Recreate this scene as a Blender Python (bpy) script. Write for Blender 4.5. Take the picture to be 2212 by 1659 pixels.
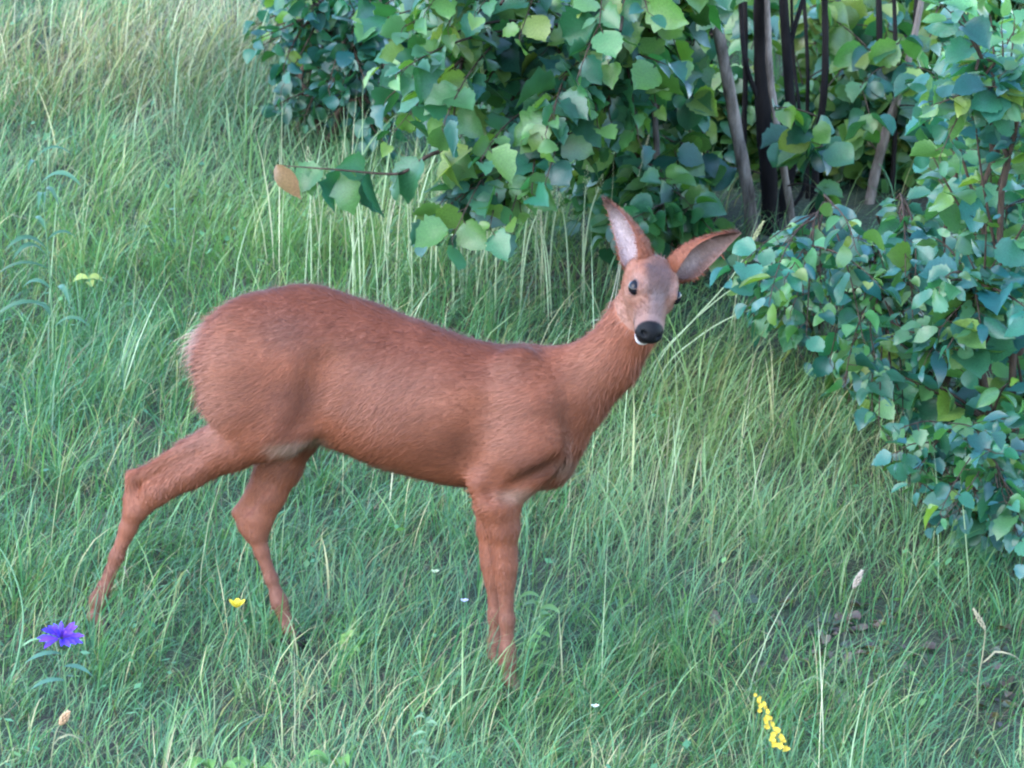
import bpy, math, random
import numpy as np
from mathutils import Vector, Matrix

for o in list(bpy.data.objects):
    bpy.data.objects.remove(o)
scene = bpy.context.scene
COL = scene.collection
rng = np.random.default_rng(7)
random.seed(7)

# ------------------------------------------------------------------ camera
# photo pixels below are in a 2212 x 1659 grid; one of them is about 1 mm at the deer
PITCH = math.radians(11.0)
D0 = 12.3
K = 2.15 / 2212
F = np.array([0, math.cos(PITCH), -math.sin(PITCH)])
R = np.array([1.0, 0, 0])
U = np.cross(R, F)
T = -F
CAM = -(F * D0 + (1100 - 1106) * K * R - (1490 - 829.5) * K * U)   # front hoof at the origin
cam_d = bpy.data.cameras.new('camera')
cam = bpy.data.objects.new('camera', cam_d)
COL.objects.link(cam)
cam.location = CAM
cam.rotation_euler = (math.pi / 2 - PITCH, 0, 0)
cam_d.sensor_width = 36
cam_d.lens = 36 * D0 / 2.15
cam_d.clip_end = 1000
cam_d.dof.use_dof = True
cam_d.dof.focus_distance = D0 - 0.05
cam_d.dof.aperture_fstop = 16.0
scene.camera = cam

# ------------------------------------------------------------------ sky and sun
SUN_EL, SUN_AZ = 42.0, 232.0      # azimuth clockwise from +Y: behind the camera, to the left
world = bpy.data.worlds.new('World')
scene.world = world
world.use_nodes = True
nt = world.node_tree
bg = nt.nodes['Background']
sky = nt.nodes.new('ShaderNodeTexSky')
sky.sky_type = 'NISHITA'
sky.sun_disc = False
sky.ozone_density = 1.8
sky.dust_density = 0.3
sky.sun_elevation = math.radians(SUN_EL)
sky.sun_rotation = math.radians(SUN_AZ)
nt.links.new(sky.outputs[0], bg.inputs[0])
bg.inputs[1].default_value = 0.15
sl = bpy.data.lights.new('sun', 'SUN')
sl.energy = 0.5
sl.angle = math.radians(50)
sl.color = (1.0, 0.93, 0.82)
sun = bpy.data.objects.new('sun', sl)
COL.objects.link(sun)
sd = Vector((math.sin(math.radians(SUN_AZ)) * math.cos(math.radians(SUN_EL)),
             math.cos(math.radians(SUN_AZ)) * math.cos(math.radians(SUN_EL)), math.sin(math.radians(SUN_EL))))
sun.rotation_euler = sd.to_track_quat('Z', 'Y').to_euler()
sun.location = (-6, -8, 12)
vs = scene.view_settings
vs.view_transform = 'Standard'
vs.look = 'None'
vs.exposure = 3.15
vs.gamma = 1.0
vs.use_curve_mapping = False
scene.render.engine = 'CYCLES'
scene.render.resolution_x = 1024
scene.render.resolution_y = 768
scene.cycles.filter_width = 2.2
scene.cycles.max_bounces = 8
scene.cycles.transparent_max_bounces = 8


# ------------------------------------------------------------------ helpers
def ray(px, py):
    return F * D0 + (px - 1106) * K * R - (py - 829.5) * K * U


def at_y(px, py, Y):
    d = ray(px, py)
    return CAM + d * ((Y - CAM[1]) / d[1])


GX, GY = -0.06, 0.16
_w = [(rng.normal(size=2) * s, rng.uniform(0, 6.28), a) for s, a in ((0.6, 0.03), (1.3, 0.022), (2.6, 0.012), (5, 0.006), (6, 0.005))]


def ground_z(x, y):
    x = np.asarray(x, float); y = np.asarray(y, float)
    yy = 7.0 * np.tanh(y / 7.0) * np.where(y > 0, 1.25, 1.0) - 0.25 * np.where(y > 0, 1, 0) * 7.0 * np.tanh(y / 7.0) ** 1
    z = GX * 6 * np.tanh(x / 6.0) + GY * yy
    w = np.zeros_like(x)
    for k, ph, a in _w:
        w = w + a * (np.sin(k[0] * x + k[1] * y + ph) - np.sin(ph))
    near = np.exp(-((x + 0.4) ** 2 + (y - 0.1) ** 2) / 0.5)
    return z + w * (1 - near)


def at_ground(px, py):
    d = ray(px, py)
    lo, hi = 0.3, 4.0
    for _ in range(50):
        m = 0.5 * (lo + hi)
        p = CAM + d * m
        if p[2] > ground_z(p[0], p[1]): lo = m
        else: hi = m
    return CAM + d * lo


def project(P):
    v = np.asarray(P) - CAM
    dep = v @ F
    return 1106 + (v @ R) / dep * D0 / K, 829.5 - (v @ U) / dep * D0 / K


def fields(seed, scale, n=6):
    r = np.random.default_rng(seed)
    ks = r.normal(size=(n, 2)) / scale
    ph = r.uniform(0, 6.28, n)
    def f(x, y):
        v = 0
        for k, p in zip(ks, ph):
            v = v + np.sin(k[0] * x + k[1] * y + p)
        return v / math.sqrt(n)
    return f


def mesh_np(name, V, quads=None, tris=None, smooth=True):
    me = bpy.data.meshes.new(name)
    V = np.asarray(V, np.float32)
    idx, starts, tot = [], [], 0
    if quads is not None and len(quads):
        q = np.asarray(quads, np.int32)
        idx.append(q.ravel()); starts.append(np.arange(len(q)) * 4); tot = len(q) * 4
    if tris is not None and len(tris):
        t = np.asarray(tris, np.int32)
        idx.append(t.ravel()); starts.append(tot + np.arange(len(t)) * 3)
    idx = np.concatenate(idx); starts = np.concatenate(starts)
    me.vertices.add(len(V)); me.vertices.foreach_set('co', V.ravel())
    me.loops.add(len(idx)); me.loops.foreach_set('vertex_index', idx)
    me.polygons.add(len(starts)); me.polygons.foreach_set('loop_start', starts.astype(np.int32))
    if smooth:
        me.polygons.foreach_set('use_smooth', np.ones(len(starts), bool))
    me.update(calc_edges=True)
    me.validate()
    return me


def set_col(me, C, name='col'):
    a = me.attributes.new(name, 'FLOAT_COLOR', 'POINT')
    C = np.asarray(C, np.float32)
    if C.shape[1] == 3:
        C = np.concatenate([C, np.ones((len(C), 1), np.float32)], 1)
    a.data.foreach_set('color', C.ravel())


def set_uv(me, uv):
    a = me.attributes.new('leaf_uv', 'FLOAT_VECTOR', 'POINT')
    uv = np.asarray(uv, np.float32)
    a.data.foreach_set('vector', np.concatenate([uv, np.zeros((len(uv), 1), np.float32)], 1).ravel())


def obj(name, me, mat=None, parent=None, loc=None):
    o = bpy.data.objects.new(name, me)
    COL.objects.link(o)
    if mat is not None and me is not None and len(me.materials) == 0:
        me.materials.append(mat)
    if parent is not None:
        o.parent = parent
    if loc is not None:
        o.location = loc
    return o


def thing(name, label, cat, loc, group=None):
    o = bpy.data.objects.new(name, None)
    o.empty_display_size = 0.1
    COL.objects.link(o)
    o.location = loc
    o['label'] = label; o['category'] = cat
    if group: o['group'] = group
    return o


def norm(v):
    v = np.asarray(v, float)
    return v / (np.linalg.norm(v, axis=-1, keepdims=True) + 1e-12)


class Tubes:
    """collects tapered tubes, quads only"""
    def __init__(self): self.V = []; self.Q = []; self.C = []; self.n = 0
    def add(self, pts, rad, col=(1, 1, 1), sides=6):
        pts = np.asarray(pts, float); m = len(pts)
        rad = np.broadcast_to(np.asarray(rad, float), (m,))
        tg = norm(np.gradient(pts, axis=0))
        ref = np.array([0.31, 0.87, 0.2]) if abs(tg[0][2]) > 0.7 else np.array([0, 0, 1.0])
        a = norm(np.cross(tg, ref)); b = np.cross(tg, a)
        th = np.linspace(0, 2 * math.pi, sides, endpoint=False)
        ring = pts[:, None] + rad[:, None, None] * (np.cos(th)[None, :, None] * a[:, None] + np.sin(th)[None, :, None] * b[:, None])
        self.V.append(ring.reshape(-1, 3))
        i = np.arange(m - 1)[:, None] * sides + np.arange(sides)[None]
        j = np.arange(m - 1)[:, None] * sides + (np.arange(sides)[None] + 1) % sides
        q = np.stack([i, j, j + sides, i + sides], -1).reshape(-1, 4) + self.n
        self.Q.append(q)
        c = np.asarray(col, float)
        self.C.append(np.broadcast_to(c, (m * sides, 3)) if c.ndim == 1 else np.repeat(c, sides, 0))
        self.n += m * sides
        # closing cap: a last vertex fan written as quads with the tip ring shrunk
        return self
    def mesh(self, name):
        me = mesh_np(name, np.concatenate(self.V), quads=np.concatenate(self.Q))
        set_col(me, np.concatenate(self.C))
        return me


def bez(p0, p1, p2, n=10):
    t = np.linspace(0, 1, n)[:, None]
    return (1 - t) ** 2 * np.asarray(p0) + 2 * t * (1 - t) * np.asarray(p1) + t * t * np.asarray(p2)


def poly_path(P, n=24):
    """smooth path through points (Catmull-Rom)"""
    P = np.asarray(P, float)
    if len(P) == 2: return np.linspace(P[0], P[1], n)
    Q = np.concatenate([[2 * P[0] - P[1]], P, [2 * P[-1] - P[-2]]])
    out = []
    per = max(2, n // (len(P) - 1))
    for i in range(len(P) - 1):
        t = np.linspace(0, 1, per, endpoint=False)[:, None]
        a, b, c, d = Q[i], Q[i + 1], Q[i + 2], Q[i + 3]
        out.append(0.5 * (2 * b + (c - a) * t + (2 * a - 5 * b + 4 * c - d) * t ** 2 + (3 * b - a - 3 * c + d) * t ** 3))
    return np.concatenate(out + [P[-1:]])


# ------------------------------------------------------------------ materials
def new_mat(name):
    m = bpy.data.materials.new(name)
    m.use_nodes = True
    n = m.node_tree.nodes; l = m.node_tree.links
    return m, n, l, n['Principled BSDF'], n['Material Output']


def N(n, kind, **kw):
    x = n.new(kind)
    for k, v in kw.items():
        if k in x.inputs.keys() if isinstance(k, str) else False:
            x.inputs[k].default_value = v
        else:
            setattr(x, k, v)
    return x


def attr_mat(name, rough=0.5, transl=0.25, spec=0.5, noise=0.25, nscale=40.0, tint=(1.5, 1.6, 0.5)):
    m, n, l, p, out = new_mat(name)
    a = N(n, 'ShaderNodeAttribute', attribute_name='col')
    tc = N(n, 'ShaderNodeTexCoord')
    ns = N(n, 'ShaderNodeTexNoise'); ns.inputs['Scale'].default_value = nscale
    l.new(tc.outputs['Object'], ns.inputs['Vector'])
    mr = N(n, 'ShaderNodeMapRange')
    mr.inputs['To Min'].default_value = 1 - noise; mr.inputs['To Max'].default_value = 1 + noise
    l.new(ns.outputs['Fac'], mr.inputs['Value'])
    mx = N(n, 'ShaderNodeVectorMath', operation='MULTIPLY')
    l.new(a.outputs['Color'], mx.inputs[0]); l.new(mr.outputs[0], mx.inputs[1])
    l.new(mx.outputs[0], p.inputs['Base Color'])
    p.inputs['Roughness'].default_value = rough
    p.inputs['Specular IOR Level'].default_value = spec
    if transl > 0:
        t = N(n, 'ShaderNodeBsdfTranslucent')
        tm = N(n, 'ShaderNodeVectorMath', operation='MULTIPLY')
        l.new(mx.outputs[0], tm.inputs[0]); tm.inputs[1].default_value = tint
        l.new(tm.outputs[0], t.inputs['Color'])
        ms = N(n, 'ShaderNodeMixShader'); ms.inputs[0].default_value = transl
        l.new(p.outputs[0], ms.inputs[1]); l.new(t.outputs[0], ms.inputs[2])
        l.new(ms.outputs[0], out.inputs['Surface'])
    return m


def leaf_mat(name, use_obj_color):
    """broad leaf: veins from the leaf's own coordinates, glossy upper side, light through it"""
    m, n, l, p, out = new_mat(name)
    if use_obj_color:
        c = N(n, 'ShaderNodeObjectInfo'); csock = c.outputs['Color']
    else:
        c = N(n, 'ShaderNodeAttribute', attribute_name='col'); csock = c.outputs['Color']
    uv = N(n, 'ShaderNodeAttribute', attribute_name='leaf_uv')
    sx = N(n, 'ShaderNodeSeparateXYZ'); l.new(uv.outputs['Vector'], sx.inputs[0])
    ab = N(n, 'ShaderNodeMath', operation='ABSOLUTE'); l.new(sx.outputs[0], ab.inputs[0])
    # side veins: v - 0.75*|u| repeated
    m1 = N(n, 'ShaderNodeMath', operation='MULTIPLY_ADD'); l.new(ab.outputs[0], m1.inputs[0]); m1.inputs[1].default_value = -0.62
    l.new(sx.outputs[1], m1.inputs[2])
    m2 = N(n, 'ShaderNodeMath', operation='MULTIPLY'); l.new(m1.outputs[0], m2.inputs[0]); m2.inputs[1].default_value = 8.0
    fr = N(n, 'ShaderNodeMath', operation='PINGPONG'); l.new(m2.outputs[0], fr.inputs[0]); fr.inputs[1].default_value = 0.5
    vr = N(n, 'ShaderNodeMapRange'); l.new(fr.outputs[0], vr.inputs['Value'])
    vr.inputs['From Min'].default_value = 0.0; vr.inputs['From Max'].default_value = 0.16
    vr.inputs['To Min'].default_value = 1.0; vr.inputs['To Max'].default_value = 0.0
    mid = N(n, 'ShaderNodeMapRange'); l.new(ab.outputs[0], mid.inputs['Value'])
    mid.inputs['From Min'].default_value = 0.0; mid.inputs['From Max'].default_value = 0.035
    mid.inputs['To Min'].default_value = 1.0; mid.inputs['To Max'].default_value = 0.0
    vein = N(n, 'ShaderNodeMath', operation='MAXIMUM'); l.new(vr.outputs[0], vein.inputs[0]); l.new(mid.outputs[0], vein.inputs[1])
    geo = N(n, 'ShaderNodeTexCoord')
    ns = N(n, 'ShaderNodeTexNoise'); ns.inputs['Scale'].default_value = 22; ns.inputs['Detail'].default_value = 4
    l.new(geo.outputs['Object'], ns.inputs['Vector'])
    mr = N(n, 'ShaderNodeMapRange'); l.new(ns.outputs['Fac'], mr.inputs['Value'])
    mr.inputs['To Min'].default_value = 0.5; mr.inputs['To Max'].default_value = 1.5
    mul = N(n, 'ShaderNodeVectorMath', operation='MULTIPLY'); l.new(csock, mul.inputs[0]); l.new(mr.outputs[0], mul.inputs[1])
    vm = N(n, 'ShaderNodeMath', operation='MULTIPLY_ADD'); l.new(vein.outputs[0], vm.inputs[0]); vm.inputs[1].default_value = 0.06; vm.inputs[2].default_value = 1.0
    mul2 = N(n, 'ShaderNodeVectorMath', operation='MULTIPLY'); l.new(mul.outputs[0], mul2.inputs[0]); l.new(vm.outputs[0], mul2.inputs[1])
    l.new(mul2.outputs[0], p.inputs['Base Color'])
    p.inputs['Roughness'].default_value = 0.36
    p.inputs['Specular IOR Level'].default_value = 0.5
    bp = N(n, 'ShaderNodeBump'); bp.inputs['Strength'].default_value = 0.08; bp.inputs['Distance'].default_value = 0.003; bp.invert = True
    l.new(vein.outputs[0], bp.inputs['Height']); l.new(bp.outputs[0], p.inputs['Normal'])
    t = N(n, 'ShaderNodeBsdfTranslucent')
    tm = N(n, 'ShaderNodeVectorMath', operation='MULTIPLY'); l.new(mul2.outputs[0], tm.inputs[0]); tm.inputs[1].default_value = (1.7, 1.9, 0.6)
    l.new(tm.outputs[0], t.inputs['Color'])
    ms = N(n, 'ShaderNodeMixShader'); ms.inputs[0].default_value = 0.32
    l.new(p.outputs[0], ms.inputs[1]); l.new(t.outputs[0], ms.inputs[2]); l.new(ms.outputs[0], out.inputs['Surface'])
    return m


def bark_mat(name, lo, hi, scale=18):
    m, n, l, p, out = new_mat(name)
    tc = N(n, 'ShaderNodeTexCoord')
    mp = N(n, 'ShaderNodeMapping'); mp.inputs['Scale'].default_value = (1, 1, 0.25)
    l.new(tc.outputs['Object'], mp.inputs['Vector'])
    ns = N(n, 'ShaderNodeTexNoise'); ns.inputs['Scale'].default_value = scale; ns.inputs['Detail'].default_value = 8; ns.inputs['Roughness'].default_value = 0.7
    l.new(mp.outputs[0], ns.inputs['Vector'])
    cr = N(n, 'ShaderNodeValToRGB'); l.new(ns.outputs['Fac'], cr.inputs[0])
    cr.color_ramp.elements[0].position = 0.35; cr.color_ramp.elements[0].color = (*lo, 1)
    cr.color_ramp.elements[1].position = 0.68; cr.color_ramp.elements[1].color = (*hi, 1)
    l.new(cr.outputs[0], p.inputs['Base Color'])
    p.inputs['Roughness'].default_value = 0.9; p.inputs['Specular IOR Level'].default_value = 0.1
    bp = N(n, 'ShaderNodeBump'); bp.inputs['Strength'].default_value = 0.6; bp.inputs['Distance'].default_value = 0.01
    l.new(ns.outputs['Fac'], bp.inputs['Height']); l.new(bp.outputs[0], p.inputs['Normal'])
    return m


M_GRASS = attr_mat('grass', rough=0.42, transl=0.34, spec=0.5, noise=0.2, nscale=9, tint=(1.35, 1.45, 0.8))
M_STEM = attr_mat('stalk', rough=0.55, transl=0.1, spec=0.4, noise=0.2, nscale=60)
M_PETAL = attr_mat('petal', rough=0.6, transl=0.3, spec=0.3, noise=0.15, nscale=80, tint=(1.1, 1.1, 1.1))
M_LEAF = leaf_mat('broad_leaf', True)
M_FOLIAGE = leaf_mat('broad_leaf_mass', False)
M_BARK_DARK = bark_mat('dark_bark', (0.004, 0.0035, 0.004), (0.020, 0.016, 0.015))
M_BARK_PALE = bark_mat('pale_bark', (0.05, 0.04, 0.034), (0.27, 0.22, 0.19), 34)
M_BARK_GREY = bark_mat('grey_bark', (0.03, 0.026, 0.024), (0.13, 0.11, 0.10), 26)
M_TWIG = bark_mat('twig_bark', (0.025, 0.018, 0.014), (0.09, 0.06, 0.045), 60)

# ------------------------------------------------------------------ ground
def ground_axis(a, b, near_step, far):
    v = np.arange(a, b, near_step)
    l = [a]; s = near_step
    while l[-1] > -far: s *= 1.25; l.append(l[-1] - s)
    r = [v[-1]]; s = near_step
    while r[-1] < far: s *= 1.25; r.append(r[-1] + s)
    return np.concatenate([np.array(l[1:])[::-1], v, np.array(r[1:])])


gx = ground_axis(-4, 4.5, 0.06, 250); gy = ground_axis(-2.5, 10, 0.06, 250)
XX, YY = np.meshgrid(gx, gy)
fb1, fb2 = fields(3, 0.05), fields(4, 0.022)
ZZ = ground_z(XX, YY) + 0.006 * fb1(XX, YY) * (np.abs(XX) < 6) * (np.abs(YY) < 11)
V = np.stack([XX, YY, ZZ], -1).reshape(-1, 3)
nx, ny = len(gx), len(gy)
i = (np.arange(ny - 1)[:, None] * nx + np.arange(nx - 1)[None]).ravel()
me = mesh_np('ground', V, quads=np.stack([i, i + 1, i + 1 + nx, i + nx], -1))
m, n, l, p, out = new_mat('meadow_soil')
tc = N(n, 'ShaderNodeTexCoord')
n1 = N(n, 'ShaderNodeTexNoise'); n1.inputs['Scale'].default_value = 3.0; n1.inputs['Detail'].default_value = 8
n2 = N(n, 'ShaderNodeTexNoise'); n2.inputs['Scale'].default_value = 70; n2.inputs['Detail'].default_value = 6
l.new(tc.outputs['Object'], n1.inputs['Vector']); l.new(tc.outputs['Object'], n2.inputs['Vector'])
c1 = N(n, 'ShaderNodeValToRGB'); l.new(n2.outputs['Fac'], c1.inputs[0])
c1.color_ramp.elements[0].position = 0.3; c1.color_ramp.elements[0].color = (0.010, 0.012, 0.007, 1)
c1.color_ramp.elements[1].position = 0.75; c1.color_ramp.elements[1].color = (0.050, 0.048, 0.028, 1)
c2 = N(n, 'ShaderNodeValToRGB'); l.new(n2.outputs['Fac'], c2.inputs[0])
c2.color_ramp.elements[0].position = 0.3; c2.color_ramp.elements[0].color = (0.009, 0.02, 0.01, 1)
c2.color_ramp.elements[1].position = 0.75; c2.color_ramp.elements[1].color = (0.035, 0.07, 0.03, 1)
mr = N(n, 'ShaderNodeMapRange'); l.new(n1.outputs['Fac'], mr.inputs['Value']); mr.inputs['From Min'].default_value = 0.38; mr.inputs['From Max'].default_value = 0.62
mx = N(n, 'ShaderNodeMix', data_type='RGBA'); l.new(mr.outputs[0], mx.inputs[0]); l.new(c1.outputs[0], mx.inputs[6]); l.new(c2.outputs[0], mx.inputs[7])
l.new(mx.outputs[2], p.inputs['Base Color']); p.inputs['Roughness'].default_value = 0.95
bp = N(n, 'ShaderNodeBump'); bp.inputs['Strength'].default_value = 0.8; bp.inputs['Distance'].default_value = 0.03
l.new(n2.outputs['Fac'], bp.inputs['Height']); l.new(bp.outputs[0], p.inputs['Normal'])
g = obj('ground', me, m)
g['kind'] = 'structure'; g['label'] = 'meadow ground sloping gently up behind the deer'

# ------------------------------------------------------------------ grass
# patches with their own growth, found on the ground: (photo px, py, radius m, height*, density*, colour mix weights)
def patch(px, py, r):
    p = at_ground(px, py)
    return lambda x, y: np.exp(-(((x - p[0]) / r[0]) ** 2 + ((y - p[1]) / r[1]) ** 2))


P_BANK = patch(1500, 980, (0.35, 0.9))       # tall bleached grass bank right of the deer
P_GAP = patch(1830, 1390, (0.26, 0.20))      # bare gap with leaf litter
P_GAP2 = patch(2150, 1500, (0.18, 0.25))
P_STRAW = patch(430, 110, (0.30, 0.8))       # straw coloured patch far left
P_STRAW2 = patch(40, 170, (0.35, 0.7))
P_LIME = patch(560, 480, (0.55, 0.7))        # fresh green strip
P_DARK = patch(590, 270, (0.38, 0.6))        # darker weeds before the small-leaved shrub
P_WOOD = patch(1850, 430, (0.85, 1.9))        # shaded wood floor
P_FRONT = lambda x, y: 1 / (1 + np.exp((y + 0.25 + 0.12 * x) / 0.12))
P_TALL = patch(1000, 640, (0.42, 0.45))       # upright pale stems under the overhanging leaves
P_BEHIND = patch(950, 760, (0.7, 0.5))
fl1, fl2, fh, fc, fd = fields(11, 0.45), fields(12, 0.6), fields(13, 0.25), fields(14, 0.35), fields(15, 0.16)
HOOVES = np.array([[0.0, 0.0], [-0.03, 0.09], [-0.89, 0.19], [-0.48, 0.23]])


def scatter(n):
    x = rng.uniform(-4.2, 4.4, n); y = rng.uniform(-2.4, 8.5, n)
    z = ground_z(x, y)
    px, py = project(np.stack([x, y, z], -1))
    inside = (px > -380) & (px < 2560) & (py > -220) & (py < 1900)
    keep = inside | (rng.random(n) < 0.13)
    # farther ground is seen smaller: thin out a little
    keep &= rng.random(n) < np.clip(1.25 - 0.09 * np.maximum(y, 0), 0.4, 1)
    keep &= rng.random(n) > np.clip(0.72 * P_GAP(x, y) + 0.6 * P_GAP2(x, y) + 0.96 * P_WOOD(x, y), 0, 0.98)
    keep &= rng.random(n) < np.clip(0.85 + 0.3 * fd(x, y), 0.45, 1)
    return x[keep], y[keep]


def blades(x, y, L, w, tilt, bend, phi, col, segs):
    """curved tapering blades; returns V, Q, T, C"""
    n = len(x)
    z = ground_z(x, y) - 0.008
    k = segs + 1
    t = np.linspace(0, 1, k)
    ang = tilt[:, None] + bend[:, None] * t[None] ** 1.4               # angle from vertical
    ds = (L / segs)[:, None]
    h = np.concatenate([np.zeros((n, 1)), np.cumsum(np.cos(ang[:, 1:]) * ds, 1)], 1)
    o = np.concatenate([np.zeros((n, 1)), np.cumsum(np.sin(ang[:, 1:]) * ds, 1)], 1)
    tw = rng.normal(0, 0.25, n)
    ph = phi[:, None] + tw[:, None] * t[None]
    cx = x[:, None] + o * np.cos(ph); cy = y[:, None] + o * np.sin(ph)
    # keep tips above the soil
    gzz = ground_z(cx, cy)
    cz = np.maximum(z[:, None] + h, gzz + 0.004 * t[None] - 0.008)
    wid = w[:, None] * np.clip(np.where(t < 0.35, 0.7 + 0.3 * t / 0.35, 1 - ((t - 0.35) / 0.65) ** 1.6), 0.0, 1)[None]
    roll = rng.uniform(-1.1, 1.1, n)
    sxv = -np.sin(phi + roll); syv = np.cos(phi + roll)
    A = np.stack([cx - wid * sxv[:, None] / 2, cy - wid * syv[:, None] / 2, cz], -1)
    B = np.stack([cx + wid * sxv[:, None] / 2, cy + wid * syv[:, None] / 2, cz], -1)
    # last ring is a single tip
    per = 2 * segs + 1
    Vv = np.empty((n, per, 3), np.float32)
    Vv[:, 0:2 * segs:2] = A[:, :segs]; Vv[:, 1:2 * segs:2] = B[:, :segs]
    Vv[:, -1] = np.stack([cx[:, -1], cy[:, -1], cz[:, -1]], -1)
    base = np.arange(n)[:, None] * per
    Q = np.concatenate([np.stack([base[:, 0] + 2 * s, base[:, 0] + 2 * s + 1, base[:, 0] + 2 * s + 3, base[:, 0] + 2 * s + 2], -1) for s in range(segs - 1)])
    Tt = np.stack([base[:, 0] + 2 * segs - 2, base[:, 0] + 2 * segs - 1, base[:, 0] + 2 * segs], -1)
    C = np.repeat(col[:, None], per, 1)
    return Vv.reshape(-1, 3), Q, Tt, C.reshape(-1, 3)


PAL = np.array([[0.052, 0.155, 0.072], [0.076, 0.200, 0.080], [0.125, 0.245, 0.078],
                [0.190, 0.265, 0.115], [0.380, 0.340, 0.180], [0.150, 0.105, 0.065]])


def grass_colors(x, y, dry=0.0):
    n = len(x)
    u = rng.random(n) + 0.16 * fc(x, y)
    c = np.empty((n, 3))
    k = np.select([u < 0.30, u < 0.62, u < 0.86, u < 1.02], [0, 1, 2, 3], 4)
    straw = np.clip(0.88 * P_STRAW(x, y) + 0.65 * P_STRAW2(x, y) + 0.22 * P_BANK(x, y) + dry, 0, 0.9)
    k = np.where(rng.random(n) < straw, rng.choice([3, 4, 4, 5], n), k)
    c = PAL[k] * rng.uniform(0.75, 1.25, (n, 1))
    lime = P_LIME(x, y)[:, None] * rng.uniform(0.4, 1.0, (n, 1))
    c = c * (1 - 0.7 * lime) + 0.7 * lime * np.array([0.17, 0.30, 0.07])
    dk = (P_DARK(x, y) * rng.uniform(0.3, 0.9, n))[:, None]
    c = c * (1 - dk) + dk * np.array([0.035, 0.11, 0.065])
    bk = (P_BANK(x, y) * rng.uniform(0.2, 0.8, n))[:, None]
    c = c * (1 - bk) + bk * np.array([0.22, 0.30, 0.11])
    return c


Vs, Qs, Ts, Cs, off = [], [], [], [], 0
def push(V, Q, Tt, C):
    global off
    Vs.append(V); Qs.append(Q + off); Ts.append(Tt + off); Cs.append(C); off += len(V)


fl3 = fields(17, 0.09)


def grow(n, kind):
    x, y = scatter(n)
    m = len(x)
    phi = 0.45 + 1.3 * fl1(x, y) + 0.8 * fl3(x, y) + rng.normal(0, 0.9, m)
    if kind == 'tuft':                     # blades fountain out of shared crowns
        x, y = x[:m // 16], y[:m // 16]
        rep_ = rng.integers(8, 26, len(x))
        tx, ty = np.repeat(x, rep_), np.repeat(y, rep_); m = len(tx)
        ph0 = rng.uniform(0, 6.28, m); rr = np.abs(rng.normal(0, 0.022, m))
        x, y = tx + rr * np.cos(ph0), ty + rr * np.sin(ph0)
        lean = 0.45 + 1.3 * fl1(tx, ty)
        phi = np.arctan2(np.sin(ph0) + 0.5 * np.sin(lean), np.cos(ph0) + 0.5 * np.cos(lean)) + rng.normal(0, 0.25, m)
        tsize = np.repeat(rng.uniform(0.7, 1.35, len(rep_)), rep_)
    front, bank, beh = P_FRONT(x, y), P_BANK(x, y), P_BEHIND(x, y)
    straw = P_STRAW(x, y) + P_STRAW2(x, y)
    Hm = (0.155 + 0.03 * fh(x, y)) * (1 - 0.25 * front) + 0.09 * bank + 0.07 * beh + 0.06 * straw
    dh = np.min(np.hypot(x[:, None] - HOOVES[None, :, 0], (y[:, None] - HOOVES[None, :, 1]) * 0.6), 1)
    Hm = Hm * (1.25 - 0.25 * np.clip(dh / 0.3, 0, 1))
    if kind == 'long':
        L = Hm * rng.uniform(0.8, 1.6, m); w = rng.uniform(0.0014, 0.0036, m) * np.where(rng.random(m) < 0.06, 1.8, 1)
        tilt = np.abs(rng.normal(0.25, 0.25, m)); bend = rng.uniform(0.4, 2.2, m)
        col = grass_colors(x, y, 0.08); segs = 5
    elif kind == 'tuft':
        L = Hm * tsize * rng.uniform(0.7, 1.45, m); w = rng.uniform(0.0014, 0.0038, m)
        tilt = np.abs(rng.normal(0.22, 0.15, m)); bend = rng.uniform(0.3, 2.4, m)
        col = grass_colors(x, y, 0.03); segs = 5
    elif kind == 'mid':
        L = Hm * rng.uniform(0.4, 1.0, m); w = rng.uniform(0.0012, 0.0032, m)
        tilt = np.abs(rng.normal(0.35, 0.35, m)); bend = rng.uniform(0.0, 1.5, m)
        col = grass_colors(x, y, 0.11); segs = 3
    elif kind == 'stem':                   # thin upright flowering stems
        keep = rng.random(m) < np.clip(0.10 + 0.9 * P_TALL(x, y) + 0.35 * bank + 0.4 * straw, 0, 1) * (1 - front)
        x, y, phi, Hm = x[keep], y[keep], phi[keep], Hm[keep]; m = len(x)
        L = rng.uniform(0.28, 0.55, m) * (0.75 + 0.45 * P_TALL(x, y)); w = rng.uniform(0.0018, 0.0034, m)
        tilt = np.abs(rng.normal(0.08, 0.10, m)); bend = rng.uniform(0.0, 0.5, m)
        col = np.where(rng.random((m, 1)) < 0.6, np.array([0.34, 0.42, 0.26]), np.array([0.46, 0.43, 0.30])) * rng.uniform(0.7, 1.2, (m, 1)); segs = 4
    else:
        L = rng.uniform(0.05, 0.16, m); w = rng.uniform(0.0018, 0.004, m)
        tilt = rng.uniform(0.7, 1.5, m); bend = rng.uniform(-0.3, 0.6, m)
        phi = rng.uniform(0, 6.28, m)
        col = np.where(rng.random((m, 1)) < 0.55, grass_colors(x, y, 0.1) * 0.65, PAL[rng.choice([3, 4, 5, 5], m)] * 0.65); segs = 2  # low thatch coloured darker to put shade deep in the grass
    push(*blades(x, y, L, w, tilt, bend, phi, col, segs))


grow(95000, 'long'); grow(120000, 'tuft'); grow(340000, 'mid'); grow(170000, 'thatch'); grow(14000, 'stem')
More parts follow.
